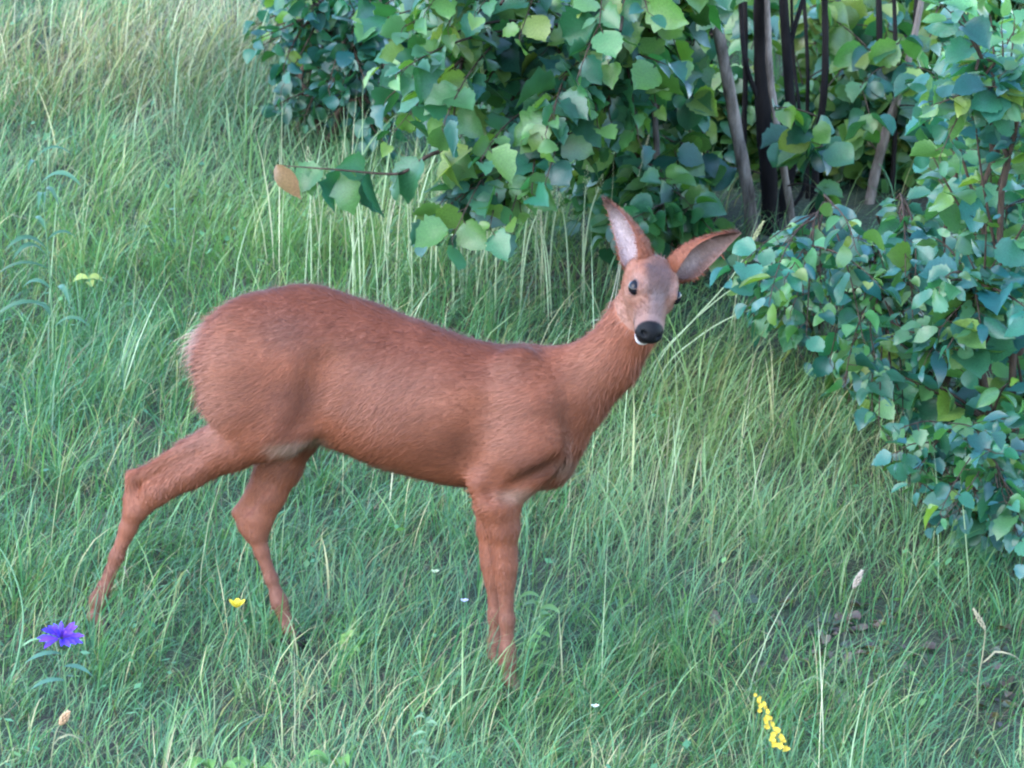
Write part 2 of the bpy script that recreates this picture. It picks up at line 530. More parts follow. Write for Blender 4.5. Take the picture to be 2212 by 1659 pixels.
# small broad leaves low in the sward (clover, yarrow and the like)
x, y = scatter(30000)
kk = rng.random(len(x)) < np.clip(0.25 + 0.5 * fd(y, x) + 0.3 * P_FRONT(x, y) + 0.8 * P_GAP(x, y), 0.03, 1)
x, y = x[kk], y[kk]; m_ = len(x)
zz = ground_z(x, y) + rng.uniform(0.01, 0.10, m_)
a_ = rng.uniform(0, 6.28, m_); up_ = rng.normal(0.1, 0.35, m_); ln = rng.uniform(0.010, 0.026, m_); wd_ = ln * rng.uniform(0.25, 0.5, m_)
dx, dy, dz = np.cos(a_) * np.cos(up_), np.sin(a_) * np.cos(up_), np.sin(up_)
P0 = np.stack([x, y, zz], -1); D_ = np.stack([dx, dy, dz], -1); S_ = np.stack([-np.sin(a_), np.cos(a_), rng.normal(0, 0.3, m_)], -1)
Lf = np.stack([P0, P0 + D_ * (ln * 0.5)[:, None] + S_ * wd_[:, None], P0 + D_ * ln[:, None], P0 + D_ * (ln * 0.5)[:, None] - S_ * wd_[:, None]], 1)
i4 = np.arange(m_)[:, None] * 4 + np.arange(4)[None]
push(Lf.reshape(-1, 3), i4, np.zeros((0, 3), int), np.repeat(PAL[rng.choice([0, 1, 1, 2], m_)] * rng.uniform(0.8, 1.4, (m_, 1)), 4, 0))
me = mesh_np('meadow_grass', np.concatenate(Vs), np.concatenate(Qs), np.concatenate(Ts))
set_col(me, np.concatenate(Cs))
g = obj('meadow_grass', me, M_GRASS)
g['kind'] = 'stuff'; g['category'] = 'grass'; g['label'] = 'long uncut meadow grass around the deer'

# ------------------------------------------------------------------ roe deer
YAW = math.radians(12)
EA = np.array([math.cos(YAW), -math.sin(YAW), 0.0])     # along the body, towards the chest
EN = np.array([math.sin(YAW), math.cos(YAW), 0.0])      # across the body, away from the camera


def on_deer(px, py, s=0.0):
    """photo point on the deer's upright middle plane moved s metres across"""
    d = ray(px, py)
    t = (s - CAM @ EN) / (d @ EN)
    p = CAM + d * t
    return np.array([p @ EA, s, p[2]])                    # (along, across, up)


def to_world(q):
    q = np.asarray(q)
    return q[..., 0:1] * EA + q[..., 1:2] * EN + q[..., 2:3] * np.array([0, 0, 1.0])


VOX = 0.004
lo = np.array([-1.06, -0.34, -0.12]); hi = np.array([0.52, 0.30, 1.02])
shape = np.ceil((hi - lo) / VOX).astype(int)
FIELD = np.full(shape, 0.2, np.float32)
AX = [lo[k] + VOX * np.arange(shape[k]) for k in range(3)]


def cone(a, b, ra, rb, k=0.02, flat=1.0, sub=False):
    """tapered capsule a-b joined smoothly; flat < 1 squeezes it across the body"""
    a = np.asarray(a, float); b = np.asarray(b, float)
    pad = k + 0.012
    mn = np.minimum(a - ra, b - rb) - pad; mxx = np.maximum(a + ra, b + rb) + pad
    i0 = np.clip(((mn - lo) / VOX).astype(int), 0, shape); i1 = np.clip(((mxx - lo) / VOX).astype(int) + 2, 0, shape)
    if (i1 <= i0).any(): return
    X = AX[0][i0[0]:i1[0], None, None]; Y = AX[1][None, i0[1]:i1[1], None]; Z = AX[2][None, None, i0[2]:i1[2]]
    ab = b - a
    sc = np.array([1, 1 / flat, 1])
    abn = ab * sc
    q = ((X - a[0]) * abn[0] + (Y - a[1]) / flat * abn[1] + (Z - a[2]) * abn[2]) / max(abn @ abn, 1e-9)
    q = np.clip(q, 0, 1)
    d = np.sqrt((X - a[0] - ab[0] * q) ** 2 + ((Y - a[1] - ab[1] * q) / flat) ** 2 + (Z - a[2] - ab[2] * q) ** 2) - (ra + (rb - ra) * q)
    d = d.astype(np.float32) * (0.5 + 0.5 * flat)
    sl = (slice(i0[0], i1[0]), slice(i0[1], i1[1]), slice(i0[2], i1[2]))
    f = FIELD[sl]
    if sub:
        h = np.maximum(k - np.abs(f + d), 0) / k
        FIELD[sl] = np.maximum(f, -d) + h * h * k / 4
    else:
        h = np.maximum(k - np.abs(f - d), 0) / k
        FIELD[sl] = np.minimum(f, d) - h * h * k / 4


MM = 0.00098


def chain(pts, k=0.02, flat=1.0):
    """pts: (px, py, across m, radius in photo units)"""
    P = [(on_deer(p[0], p[1], p[2]), p[3] * MM) for p in pts]
    for (a, ra), (b, rb) in zip(P[:-1], P[1:]):
        cone(a, b, ra, rb, k, flat)


# trunk
chain([(532, 752, 0, 96), (600, 770, 0, 139), (670, 775, 0, 149), (770, 815, 0, 155), (880, 857, 0, 156),
       (980, 889, 0, 149), (1080, 903, 0, 146), (1140, 900, 0, 132)], 0.03, 0.60)
chain([(1135, 880, 0, 108), (1175, 920, 0, 88), (1180, 985, 0, 54)], 0.03, 0.70)
chain([(1130, 1000, 0, 68), (1185, 1010, 0, 38)], 0.03, 0.8)
# ribcage fullness and belly
for s in (-1, 1):
    chain([(850, 860, s * 0.028, 110), (980, 878, s * 0.028, 108)], 0.05, 0.62)
# neck
chain([(1155, 850, 0, 92), (1236, 834, 0, 75), (1320, 773, -0.004, 56), (1368, 700, -0.01, 48), (1392, 625, -0.012, 43)], 0.04, 0.78)
chain([(1178, 905, 0, 54), (1248, 866, 0, 44), (1318, 803, -0.006, 36)], 0.03, 0.62)
# shoulder blades and upper arms
for s in (-1, 1):
    chain([(1120, 800, s * 0.052, 44), (1150, 880, s * 0.060, 62), (1140, 965, s * 0.066, 66), (1075, 1035, s * 0.064, 50)], 0.035, 0.62)
    chain([(1150, 950, s * 0.06, 60), (1100, 1040, s * 0.06, 50)], 0.03, 0.6)
# near fore leg
chain([(1050, 1042, -0.064, 33), (1078, 1090, -0.062, 43), (1086, 1140, -0.060, 34), (1088, 1190, -0.056, 26), (1090, 1222, -0.054, 25),
       (1092, 1255, -0.053, 19), (1095, 1340, -0.05, 14), (1096, 1405, -0.05, 15), (1096, 1432, -0.05, 17)], 0.016)
# far fore leg
chain([(1050, 1045, 0.064, 36), (1068, 1090, 0.062, 40), (1064, 1140, 0.06, 32), (1065, 1190, 0.058, 26), (1066, 1218, 0.056, 25),
       (1068, 1250, 0.055, 19), (1070, 1330, 0.055, 14), (1071, 1390, 0.055, 15), (1071, 1412, 0.055, 17)], 0.016)
# near hind leg: thigh, gaskin, tendon, hock, shank
chain([(560, 735, -0.045, 92), (540, 800, -0.054, 94), (545, 880, -0.060, 84), (592, 915, -0.062, 60)], 0.04, 0.62)
chain([(630, 790, -0.058, 96), (605, 890, -0.064, 72), (588, 925, -0.064, 58)], 0.035, 0.55)
chain([(600, 925, -0.062, 56), (500, 968, -0.057, 46), (410, 1018, -0.05, 35), (338, 1060, -0.046, 29), (302, 1094, -0.044, 25)], 0.016, 0.85)
chain([(490, 938, -0.050, 40), (405, 972, -0.048, 22), (320, 1019, -0.046, 13), (287, 1030, -0.045, 15)], 0.011)
chain([(286, 1030, -0.045, 14), (284, 1080, -0.045, 17), (289, 1105, -0.044, 23)], 0.009)
chain([(291, 1105, -0.044, 23), (277, 1140, -0.043, 18), (252, 1200, -0.042, 14), (224, 1270, -0.042, 13), (212, 1295, -0.042, 18)], 0.012)
# far hind leg
chain([(600, 800, 0.050, 110), (635, 890, 0.055, 74), (640, 940, 0.058, 44)], 0.04, 0.6)
chain([(640, 935, 0.058, 44), (612, 1010, 0.058, 38), (580, 1070, 0.056, 34), (556, 1120, 0.055, 31), (552, 1145, 0.055, 28)], 0.02, 0.85)
chain([(600, 960, 0.055, 34), (546, 1060, 0.055, 13), (513, 1108, 0.055, 12)], 0.012)
chain([(517, 1108, 0.055, 12), (533, 1135, 0.055, 17), (552, 1150, 0.055, 21)], 0.012)
chain([(554, 1150, 0.055, 21), (565, 1190, 0.055, 15), (586, 1250, 0.055, 13), (598, 1285, 0.055, 13), (603, 1300, 0.055, 17)], 0.012)


def foot(px, py, s, toe, hoof_r=0.017):
    """pastern and cloven hoof from the fetlock down to the soil"""
    a = on_deer(px, py, s)
    w = to_world(a + np.array([toe, 0, 0]))
    gz = float(ground_z(w[0], w[1]))
    h = a + np.array([toe, 0, 0]); h[2] = gz + 0.045
    cone(a, h, 0.016, 0.014, 0.012)
    for sg in (-1, 1):
        b0 = h + np.array([-0.004, sg * 0.008, 0]); b1 = np.array([h[0] + 0.026, s + sg * 0.011, gz + 0.012])
        cone(b0, b1, 0.014, 0.011, 0.004)
        cone(np.array([h[0] - 0.006, s + sg * 0.010, gz + 0.012]), b1, 0.013, 0.010, 0.004)
    return gz


foot(1096, 1432, -0.05, 0.006); foot(1071, 1412, 0.055, 0.006)
foot(212, 1295, -0.042, -0.006); foot(603, 1300, 0.055, 0.02)

# hollows: flank in front of the thigh, behind the shoulder, throat groove, gaskin
for a, b, r0, r1, k in (((698, 790, -0.128), (662, 915, -0.119), 36, 31, 0.04),      # flank in front of the thigh
                        ((1030, 900, -0.130), (1008, 1000, -0.118), 28, 22, 0.05),     # behind the shoulder
                        ((1225, 850, -0.088), (1248, 965, -0.066), 13, 11, 0.03),      # neck meets shoulder
                        ((1105, 1060, -0.104), (1205, 1000, -0.088), 17, 13, 0.024),    # upper arm above the brisket
                        ((1062, 1066, -0.106), (1080, 1030, -0.112), 13, 12, 0.018),    # elbow
                        ((425, 990, -0.092), (318, 1046, -0.079), 11, 8, 0.016),       # groove before the tendon
                        ((580, 1040, 0.018), (536, 1100, 0.030), 9, 7, 0.014)):
    cone(on_deer(*a), on_deer(*b), r0 * MM, r1 * MM, k, 1.0, sub=True)

# head: frame with f towards the nose, v up out of the forehead, w towards the animal's left
rho, psi, theta = math.radians(13), math.radians(15), math.radians(54)
Dn = -U
w0 = R * math.cos(rho) + Dn * math.sin(rho); d0 = -R * math.sin(rho) + Dn * math.cos(rho)
T1 = T * math.cos(psi) + w0 * math.sin(psi)
hw = w0 * math.cos(psi) - T * math.sin(psi)
hf = T1 * math.cos(theta) + d0 * math.sin(theta)
hv = T1 * math.sin(theta) - d0 * math.cos(theta)
HO = on_deer(1413, 566, -0.02)


def w2d(v):
    return np.array([v @ EA, v @ EN, v[2]])


Hf, Hv, Hw = w2d(hf), w2d(hv), w2d(hw)


def hd(f, v, w):
    return HO + Hf * f + Hv * v + Hw * w


def hcone(a, b, ra, rb, k=0.012):
    cone(hd(*a), hd(*b), ra, rb, k)


hcone((0.022, -0.014, 0), (0.075, -0.004, 0), 0.038, 0.037, 0.02)
for s in (-1, 1):
    hcone((0.02, -0.02, s * 0.019), (0.078, -0.022, s * 0.023), 0.034, 0.030, 0.018)     # cheek
    hcone((0.050, 0.013, s * 0.027), (0.084, 0.010, s * 0.030), 0.021, 0.019, 0.014)     # brow
    hcone((0.068, 0.0245, s * 0.041), (0.096, 0.0225, s * 0.039), 0.0045, 0.004, 0.006)       # upper lid
    hcone((0.03, -0.055, s * 0.012), (0.095, -0.047, s * 0.010), 0.028, 0.022, 0.02)     # jaw
    hcone((0.150, -0.020, s * 0.012), (0.170, -0.014, s * 0.012), 0.018, 0.013, 0.008)   # nostril sides
    hcone((0.130, -0.036, s * 0.011), (0.160, -0.032, s * 0.012), 0.017, 0.013, 0.008)   # lips
hcone((0.07, -0.006, 0), (0.115, -0.010, 0), 0.035, 0.028, 0.02)
hcone((0.115, -0.010, 0), (0.165, -0.018, 0), 0.028, 0.023, 0.014)
hcone((0.08, -0.050, 0), (0.152, -0.057, 0), 0.022, 0.0165, 0.012)
hcone((0.165, -0.008, 0), (0.175, -0.015, 0), 0.015, 0.011, 0.008)
for s in (-1, 1):                                                                        # eye sockets, nostrils, mouth corner
    p = hd(0.083, 0.010, s * 0.052)
    cone(p, p + Hf * 0.001, 0.010, 0.010, 0.010, 1.0, sub=True)
    p = hd(0.180, -0.008, s * 0.014)
    cone(p, p - Hf * 0.008 + Hw * s * 0.004, 0.0050, 0.004, 0.004, 1.0, sub=True)


def surface_nets(Fd, lo, vox):
    inside = Fd < 0
    nx, ny, nz = Fd.shape
    c = np.zeros((nx - 1, ny - 1, nz - 1), np.int8)
    for dx in (0, 1):
        for dy in (0, 1):
            for dz in (0, 1):
                c += inside[dx:nx - 1 + dx, dy:ny - 1 + dy, dz:nz - 1 + dz]
    act = (c > 0) & (c < 8)
    ii = np.argwhere(act)
    idm = np.full(act.shape, -1, np.int32); idm[act] = np.arange(len(ii))
    acc = np.zeros((len(ii), 3)); cnt = np.zeros(len(ii))
    cor = [(a, b, d) for a in (0, 1) for b in (0, 1) for d in (0, 1)]
    for u in cor:
        for ax in range(3):
            if u[ax] == 1: continue
            v = list(u); v[ax] = 1
            f0 = Fd[ii[:, 0] + u[0], ii[:, 1] + u[1], ii[:, 2] + u[2]]; f1 = Fd[ii[:, 0] + v[0], ii[:, 1] + v[1], ii[:, 2] + v[2]]
            cr = (f0 < 0) != (f1 < 0)
            t = np.where(cr, f0 / np.where(cr, f0 - f1, 1), 0)
            pnt = np.array(u, float)[None] + t[:, None] * (np.array(v) - np.array(u))[None]
            acc += pnt * cr[:, None]; cnt += cr
    Vt = lo + vox * (ii + acc / cnt[:, None])
    quads = []
    for ax in range(3):
        sl0 = [slice(1, -1)] * 3; sl1 = [slice(1, -1)] * 3
        sl0[ax] = slice(0, -1); sl1[ax] = slice(1, None)
        a = inside[tuple(sl0)]; b = inside[tuple(sl1)]
        e = np.argwhere(a != b)
        flip = a[tuple(e.T)]
        o = np.array([1, 1, 1]); o[ax] = 0
        e = e + o
        u, v = [(1, 2), (2, 0), (0, 1)][ax]
        du = np.zeros(3, int); du[u] = 1; dv = np.zeros(3, int); dv[v] = 1
        q = np.stack([idm[tuple((e - du - dv).T)], idm[tuple((e - dv).T)], idm[tuple(e.T)], idm[tuple((e - du).T)]], -1)
        q[~flip] = q[~flip][:, ::-1]
        quads.append(q)
    return Vt, np.concatenate(quads)


BV, BQ = surface_nets(FIELD, lo, VOX)
# a little relaxation takes the grid out of the surface
edges = np.unique(np.sort(np.concatenate([BQ[:, [0, 1]], BQ[:, [1, 2]], BQ[:, [2, 3]], BQ[:, [3, 0]]]), 1), axis=0)
deg = np.bincount(edges.ravel(), minlength=len(BV)).astype(float)
for it, lam in enumerate((0.5, -0.52, 0.5, -0.52, 0.5, -0.52, 0.4)):
    sm = np.zeros_like(BV)
    for k in range(3):
        sm[:, k] = np.bincount(edges[:, 0], BV[edges[:, 1], k], len(BV)) + np.bincount(edges[:, 1], BV[edges[:, 0], k], len(BV))
    BV = BV + lam * (sm / deg[:, None] - BV)


def vnormals(V, Q):
    fn = np.cross(V[Q[:, 2]] - V[Q[:, 0]], V[Q[:, 3]] - V[Q[:, 1]])
    vn = np.zeros_like(V)
    for c in range(4):
        for k in range(3):
            vn[:, k] += np.bincount(Q[:, c], fn[:, k], len(V))
    return norm(vn)


def smooth01(x, a, b):
    t = np.clip((x - a) / (b - a), 0, 1)
    return t * t * (3 - 2 * t)


def lerp(c, col, f):
    return c * (1 - f[:, None]) + np.asarray(col)[None] * f[:, None]


def vnoise(P, seed, scale, n=7):
    r = np.random.default_rng(seed)
    v = 0
    for _ in range(n):
        kk = r.normal(size=3) / scale
        v = v + np.sin(P @ kk + r.uniform(0, 6.28))
    return v / math.sqrt(n)


COAT = np.array([0.170, 0.051, 0.025])


def coat_color(q):
    """coat colours of the animal with some shading painted in, by place on its body (q in along/across/up)"""
    n = len(q)
    c = np.tile(COAT, (n, 1))
    c = c * (1 + 0.10 * vnoise(q, 5, 0.05) + 0.07 * vnoise(q, 6, 0.016))[:, None]
    px, py = project(to_world(q))
    rel = q - HO
    hf_, hv_, hw_ = rel @ Hf, rel @ Hv, rel @ Hw
    headness = ((hf_ > -0.03) & (hf_ < 0.23) & (np.abs(hw_) < 0.085) & (hv_ > -0.09) & (hv_ < 0.08)).astype(float)
    # paler belly and inner legs, flanks greyer
    tr = on_deer(900, 1040)
    # rump patch
    rp = on_deer(425, 745); d = np.sqrt(((q[:, 0] - rp[0]) / 0.06) ** 2 + ((q[:, 2] - rp[2] + 0.01) / 0.10) ** 2 + (q[:, 1] / 0.075) ** 2)
    c = lerp(c, (0.40, 0.25, 0.20), 0.85 * (1 - smooth01(d, 0.55, 1.15)))
    # back of the thigh a little paler
    rp = on_deer(430, 880); d = np.sqrt(((q[:, 0] - rp[0]) / 0.09) ** 2 + ((q[:, 2] - rp[2]) / 0.13) ** 2)
    c = lerp(c, (0.20, 0.088, 0.066), 0.5 * (1 - smooth01(d, 0.3, 1.1)))
    # back line darker and redder
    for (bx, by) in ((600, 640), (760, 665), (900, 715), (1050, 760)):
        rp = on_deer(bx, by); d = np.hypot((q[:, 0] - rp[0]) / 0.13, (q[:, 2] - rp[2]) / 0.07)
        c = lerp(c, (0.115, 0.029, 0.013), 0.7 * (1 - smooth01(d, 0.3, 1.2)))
    # paler, pinker shoulder, haunch; painted-in flank sheen and shade of folds, chest, throat
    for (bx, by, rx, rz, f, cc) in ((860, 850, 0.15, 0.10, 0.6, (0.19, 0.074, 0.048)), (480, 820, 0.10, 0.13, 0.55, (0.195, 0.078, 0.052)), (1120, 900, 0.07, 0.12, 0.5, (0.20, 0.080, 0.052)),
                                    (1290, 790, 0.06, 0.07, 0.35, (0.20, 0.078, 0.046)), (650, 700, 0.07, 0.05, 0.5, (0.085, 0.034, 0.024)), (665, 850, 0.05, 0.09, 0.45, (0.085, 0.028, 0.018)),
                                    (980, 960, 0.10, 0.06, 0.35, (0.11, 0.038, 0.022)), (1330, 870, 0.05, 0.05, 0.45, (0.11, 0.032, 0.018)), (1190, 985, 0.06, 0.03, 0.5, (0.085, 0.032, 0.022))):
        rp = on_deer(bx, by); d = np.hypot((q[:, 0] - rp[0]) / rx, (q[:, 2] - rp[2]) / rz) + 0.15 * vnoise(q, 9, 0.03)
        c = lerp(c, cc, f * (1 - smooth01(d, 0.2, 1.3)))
    # belly and brisket fringe, groin
    for (bx, by, rx, rz, f) in ((665, 950, 0.07, 0.025, 0.8), (800, 1006, 0.10, 0.018, 0.35), (1160, 1055, 0.07, 0.022, 0.6), (1235, 1015, 0.02, 0.05, 0.35)):
        rp = on_deer(bx, by); d = np.hypot((q[:, 0] - rp[0]) / rx, (q[:, 2] - rp[2]) / rz)
        c = lerp(c, (0.25, 0.155, 0.11), f * (1 - smooth01(d, 0.3, 1.2)))
    # lower legs greyer brown
    gz = ground_z(*to_world(q)[:, :2].T)
    low = 1 - smooth01(q[:, 2] - gz, 0.05, 0.36)
    c = lerp(c, (0.125, 0.056, 0.040), 0.6 * low)
    hoof = 1 - smooth01(q[:, 2] - gz, 0.03, 0.045)
    c = lerp(c, (0.02, 0.017, 0.016), hoof)
    # neck front a little lighter
    # face
    H = headness
    c = lerp(c, (0.185, 0.082, 0.055), H * 0.6)
    crown = H * smooth01(hv_, 0.012, 0.028) * (1 - smooth01(np.abs(hw_), 0.018, 0.040)) * (1 - smooth01(hf_, 0.125, 0.16))
    c = lerp(c, (0.050, 0.032, 0.030), 0.8 * crown)
    bridge = H * smooth01(hf_, 0.085, 0.11) * (1 - smooth01(np.abs(hw_), 0.008, 0.02)) * smooth01(hv_, -0.01, 0.012)
    c = lerp(c, (0.12, 0.088, 0.088), 0.7 * bridge)
    cheek = H * smooth01(-hv_, 0.005, 0.04) * smooth01(hf_, 0.04, 0.09)
    c = lerp(c, (0.26, 0.145, 0.115), 0.5 * cheek)
    mz = H * smooth01(hf_, 0.095, 0.135) * (1 - smooth01(-hv_, 0.05, 0.06))
    c = lerp(c, (0.13, 0.075, 0.066), 0.6 * mz)
    # white chin, black nose and lip line
    chin = H * smooth01(hf_, 0.138, 0.150) * smooth01(-hv_, 0.050, 0.058)
    c = lerp(c, (0.52, 0.48, 0.50), chin)
    lip = H * smooth01(hf_, 0.124, 0.138) * smooth01(-hv_, 0.024, 0.032) * (1 - smooth01(-hv_, 0.051, 0.059))
    c = lerp(c, (0.007, 0.006, 0.009), lip)
    nose = H * smooth01(hf_ + 0.25 * np.minimum(hv_, 0) - 0.15 * np.maximum(np.abs(hw_) - 0.012, 0), 0.152, 0.157) * (1 - smooth01(-hv_, 0.051, 0.059))
    nose = np.maximum(nose, H * smooth01(hf_, 0.160, 0.164) * (1 - smooth01(-hv_, 0.051, 0.059)))
    c = lerp(c, (0.004, 0.0035, 0.006), nose)
    for s in (-1, 1):        # dark eye rim
        d = np.linalg.norm(q - hd(0.083, 0.010, s * 0.046), axis=1)
        c = lerp(c, (0.05, 0.03, 0.03), 1 - smooth01(d, 0.015, 0.023))
        c = lerp(c, (0.30, 0.18, 0.15), 0.3 * (1 - smooth01(np.abs(d - 0.026), 0.002, 0.008)))
    return np.clip(c, 0.005, 0.9)


BN = vnormals(BV, BQ)
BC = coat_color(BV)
# ---- ears: cupped leaf shapes, inner and outer skin
def ear(base, tip, opening, length_w=0.034, inner=(0.44, 0.34, 0.35)):
    b = on_deer(*base); t = on_deer(*tip)
    ax = norm(t - b); L = np.linalg.norm(t - b)
    op = w2d(opening); op = norm(op - ax * (op @ ax)); sd_ = np.cross(ax, op)
    NU, NV = 22, 17
    us = np.linspace(0, 1, NU); vs_ = np.linspace(-1, 1, NV)
    prof = np.interp(us, [0, 0.12, 0.3, 0.5, 0.7, 0.86, 0.95, 1.0], [0.022, 0.030, 0.036, 0.034, 0.026, 0.014, 0.007, 0.0015]) * length_w / 0.034
    half = np.radians(np.interp(us, [0, 0.15, 0.4, 0.7, 1.0], [165, 130, 92, 70, 55]))
    rings = []
    for thick in (0.0, 0.0035):
        r_ = []
        for u, h, a in zip(us, prof, half):
            cr = h / max(math.sin(min(a, math.pi / 2)), 0.3)          # arc radius so the mouth is 2h wide
            cen = b + ax * (u * L) + op * (cr * 0.15) + sd_ * 0.0
            th = vs_ * a
            rr = cr + (0.0 if thick == 0 else thick * (1 - 0.8 * np.abs(vs_) ** 4) * (0.25 + 0.75 * (1 - u)))
            r_.append(cen[None] - op[None] * (np.cos(th) * rr)[:, None] + sd_[None] * (np.sin(th) * rr)[:, None])
        rings.append(np.array(r_))
    inn, outr = rings
    Vv = np.concatenate([inn.reshape(-1, 3), outr.reshape(-1, 3)])
    i = (np.arange(NU - 1)[:, None] * NV + np.arange(NV - 1)[None]).ravel()
    qi = np.stack([i, i + 1, i + 1 + NV, i + NV], -1)
    o_ = NU * NV
    qo = qi[:, ::-1] + o_
    e1 = np.arange(NU - 1) * NV
    qe = np.stack([e1, e1 + NV, e1 + NV + o_, e1 + o_], -1)
    e2 = e1 + NV - 1
    qf = np.stack([e2 + NV, e2, e2 + o_, e2 + NV + o_], -1)
    qt = np.array([[(NU - 1) * NV + j, (NU - 1) * NV + j + 1, (NU - 1) * NV + j + 1 + o_, (NU - 1) * NV + j + o_] for j in range(NV - 1)])
    Qq = np.concatenate([qi, qo, qe, qf, qt])
    uu = np.repeat(us, NV); vv = np.tile(np.abs(vs_), NU)
    ci = np.tile(np.array(inner), (len(uu), 1))
    ci = lerp(ci, (0.22, 0.13, 0.12), 0.5 * (1 - smooth01(vv, 0.0, 0.45)))
    ci = lerp(ci, (0.42, 0.32, 0.31), (0.35 if inner[0] < 0.4 else 0.0) * (1 - smooth01(np.hypot((uu - 0.28) / 0.22, (vv - 0.35) / 0.4), 0.3, 1.1)))
    ci = lerp(ci, (0.18, 0.075, 0.05), smooth01(vv, 0.82, 1.0) * 0.8)
    ci = lerp(ci, (0.11, 0.055, 0.042), smooth01(uu, 0.62, 0.95))
    co = np.tile(COAT * 1.1, (len(uu), 1))
    co = lerp(co, (0.06, 0.035, 0.03), smooth01(uu, 0.8, 1.0) * 0.9)
    return Vv, Qq, np.concatenate([ci, co])


ears = [ear((1398, 588, -0.022), (1302, 430, 0.0), -0.84 * R + 0.52 * T + 0.05 * U, 0.033),
        ear((1448, 590, -0.004), (1602, 503, 0.045), 0.72 * T - 0.68 * U - 0.10 * R, 0.031, (0.20, 0.115, 0.095))]
AV, AQ, AC = [BV], [BQ], [BC]
off2 = len(BV)
for (v, q, c) in ears:
    AV.append(v); AQ.append(q + off2); AC.append(c); off2 += len(v)
AVd = np.concatenate(AV); AQd = np.concatenate(AQ); ACd = np.concatenate(AC)

deer_root = to_world(on_deer(640, 1400)); deer_root[2] = float(ground_z(deer_root[0], deer_root[1]))
deer = thing('roe_deer', 'red-brown roe deer standing in the meadow with its head turned to look back', 'deer', deer_root)
m, n, l, p, out = new_mat('deer_coat')
a = N(n, 'ShaderNodeAttribute', attribute_name='col')
tc = N(n, 'ShaderNodeTexCoord')
ns = N(n, 'ShaderNodeTexNoise'); ns.inputs['Scale'].default_value = 120; ns.inputs['Detail'].default_value = 5
l.new(tc.outputs['Object'], ns.inputs['Vector'])
mr = N(n, 'ShaderNodeMapRange'); l.new(ns.outputs['Fac'], mr.inputs['Value']); mr.inputs['To Min'].default_value = 0.85; mr.inputs['To Max'].default_value = 1.15
mu = N(n, 'ShaderNodeVectorMath', operation='MULTIPLY'); l.new(a.outputs['Color'], mu.inputs[0]); l.new(mr.outputs[0], mu.inputs[1])
l.new(mu.outputs[0], p.inputs['Base Color'])
bw = N(n, 'ShaderNodeRGBToBW'); l.new(a.outputs['Color'], bw.inputs[0])
sr = N(n, 'ShaderNodeMapRange'); l.new(bw.outputs[0], sr.inputs['Value']); sr.inputs['From Min'].default_value = 0.004; sr.inputs['From Max'].default_value = 0.04; sr.inputs['To Min'].default_value = 0.10; sr.inputs['To Max'].default_value = 0.3
l.new(sr.outputs[0], p.inputs['Specular IOR Level'])
p.inputs['Roughness'].default_value = 0.6
bp = N(n, 'ShaderNodeBump'); bp.inputs['Strength'].default_value = 0.15; bp.inputs['Distance'].default_value = 0.003
l.new(ns.outputs['Fac'], bp.inputs['Height']); l.new(bp.outputs[0], p.inputs['Normal'])
M_COAT = m
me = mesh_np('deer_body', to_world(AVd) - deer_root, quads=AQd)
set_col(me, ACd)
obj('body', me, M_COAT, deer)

# ---- fur: short flat hairs lying along the coat
FN = vnormals(AVd, AQd)
fa = np.linalg.norm(np.cross(AVd[AQd[:, 2]] - AVd[AQd[:, 0]], AVd[AQd[:, 3]] - AVd[AQd[:, 1]]), axis=1)
NH = 230000
fi = rng.choice(len(AQd), NH, p=fa / fa.sum())
wt = rng.dirichlet(np.ones(4), NH)
hp = np.einsum('nk,nkc->nc', wt, AVd[AQd[fi]])
hn = norm(np.einsum('nk,nkc->nc', wt, FN[AQd[fi]]))
hc = np.einsum('nk,nkc->nc', wt, ACd[AQd[fi]])
isear = fi >= len(BQ)
rel = hp - HO
f_, v_, w_ = rel @ Hf, rel @ Hv, rel @ Hw
onhead = (f_ > 0.0) & (f_ < 0.23) & (np.abs(w_) < 0.085) & (v_ > -0.09) & (v_ < 0.08) & ~isear
gz = ground_z(*to_world(hp)[:, :2].T)
height = hp[:, 2] - gz
nk = smooth01(hp[:, 0], on_deer(1210, 850)[0], on_deer(1330, 780)[0])
flow = np.tile(np.array([-1.0, 0, -0.35]), (NH, 1))
neckdir = np.array([-0.62, 0, -0.78])
flow = flow * (1 - nk[:, None]) + neckdir * nk[:, None]
leg = 1 - smooth01(height, 0.30, 0.46)
flow = flow * (1 - leg[:, None]) + np.array([-0.15, 0, -1.0]) * leg[:, None]
flow[onhead] = -Hf
flow[isear] = norm(on_deer(1302, 430) - on_deer(1398, 588)) * 0.4
rumpf = (1 - smooth01(hp[:, 0], on_deer(425, 750)[0], on_deer(490, 750)[0])) * smooth01(hp[:, 2], on_deer(430, 900)[2], on_deer(430, 840)[2])
flow[:, 2] -= 0.6 * rumpf
flow += rng.normal(0, 0.14, (NH, 3)) + 0.25 * np.stack([vnoise(hp, 71, 0.06), 0 * hp[:, 0], vnoise(hp, 72, 0.06)], -1)
flow = norm(flow - hn * np.sum(flow * hn, 1, keepdims=True))
length = np.where(onhead, 0.007, np.where(isear, 0.013, 0.016 + 0.024 * rumpf * (height > 0.4))) * rng.uniform(0.6, 1.3, NH)
length *= (1 - 0.62 * leg) * (1 + 0.25 * vnoise(hp, 73, 0.03))
lift = np.where(isear, 0.30, np.where(onhead, 0.10, 0.12 - 0.04 * leg + 0.6 * rumpf)) + rng.normal(0, 0.06, NH)
guard = rng.random(NH) < 0.10
lift = np.where(guard & ~isear, lift + 0.35, lift); length = np.where(guard, length * 1.25, length)
keep = (height > 0.06)
keep &= ~(onhead & ((f_ > 0.145) | ((f_ > 0.105) & (v_ < -0.03))))
for s in (-1, 1): keep &= np.linalg.norm(hp - hd(0.083, 0.010, s * 0.046), axis=1) > 0.019
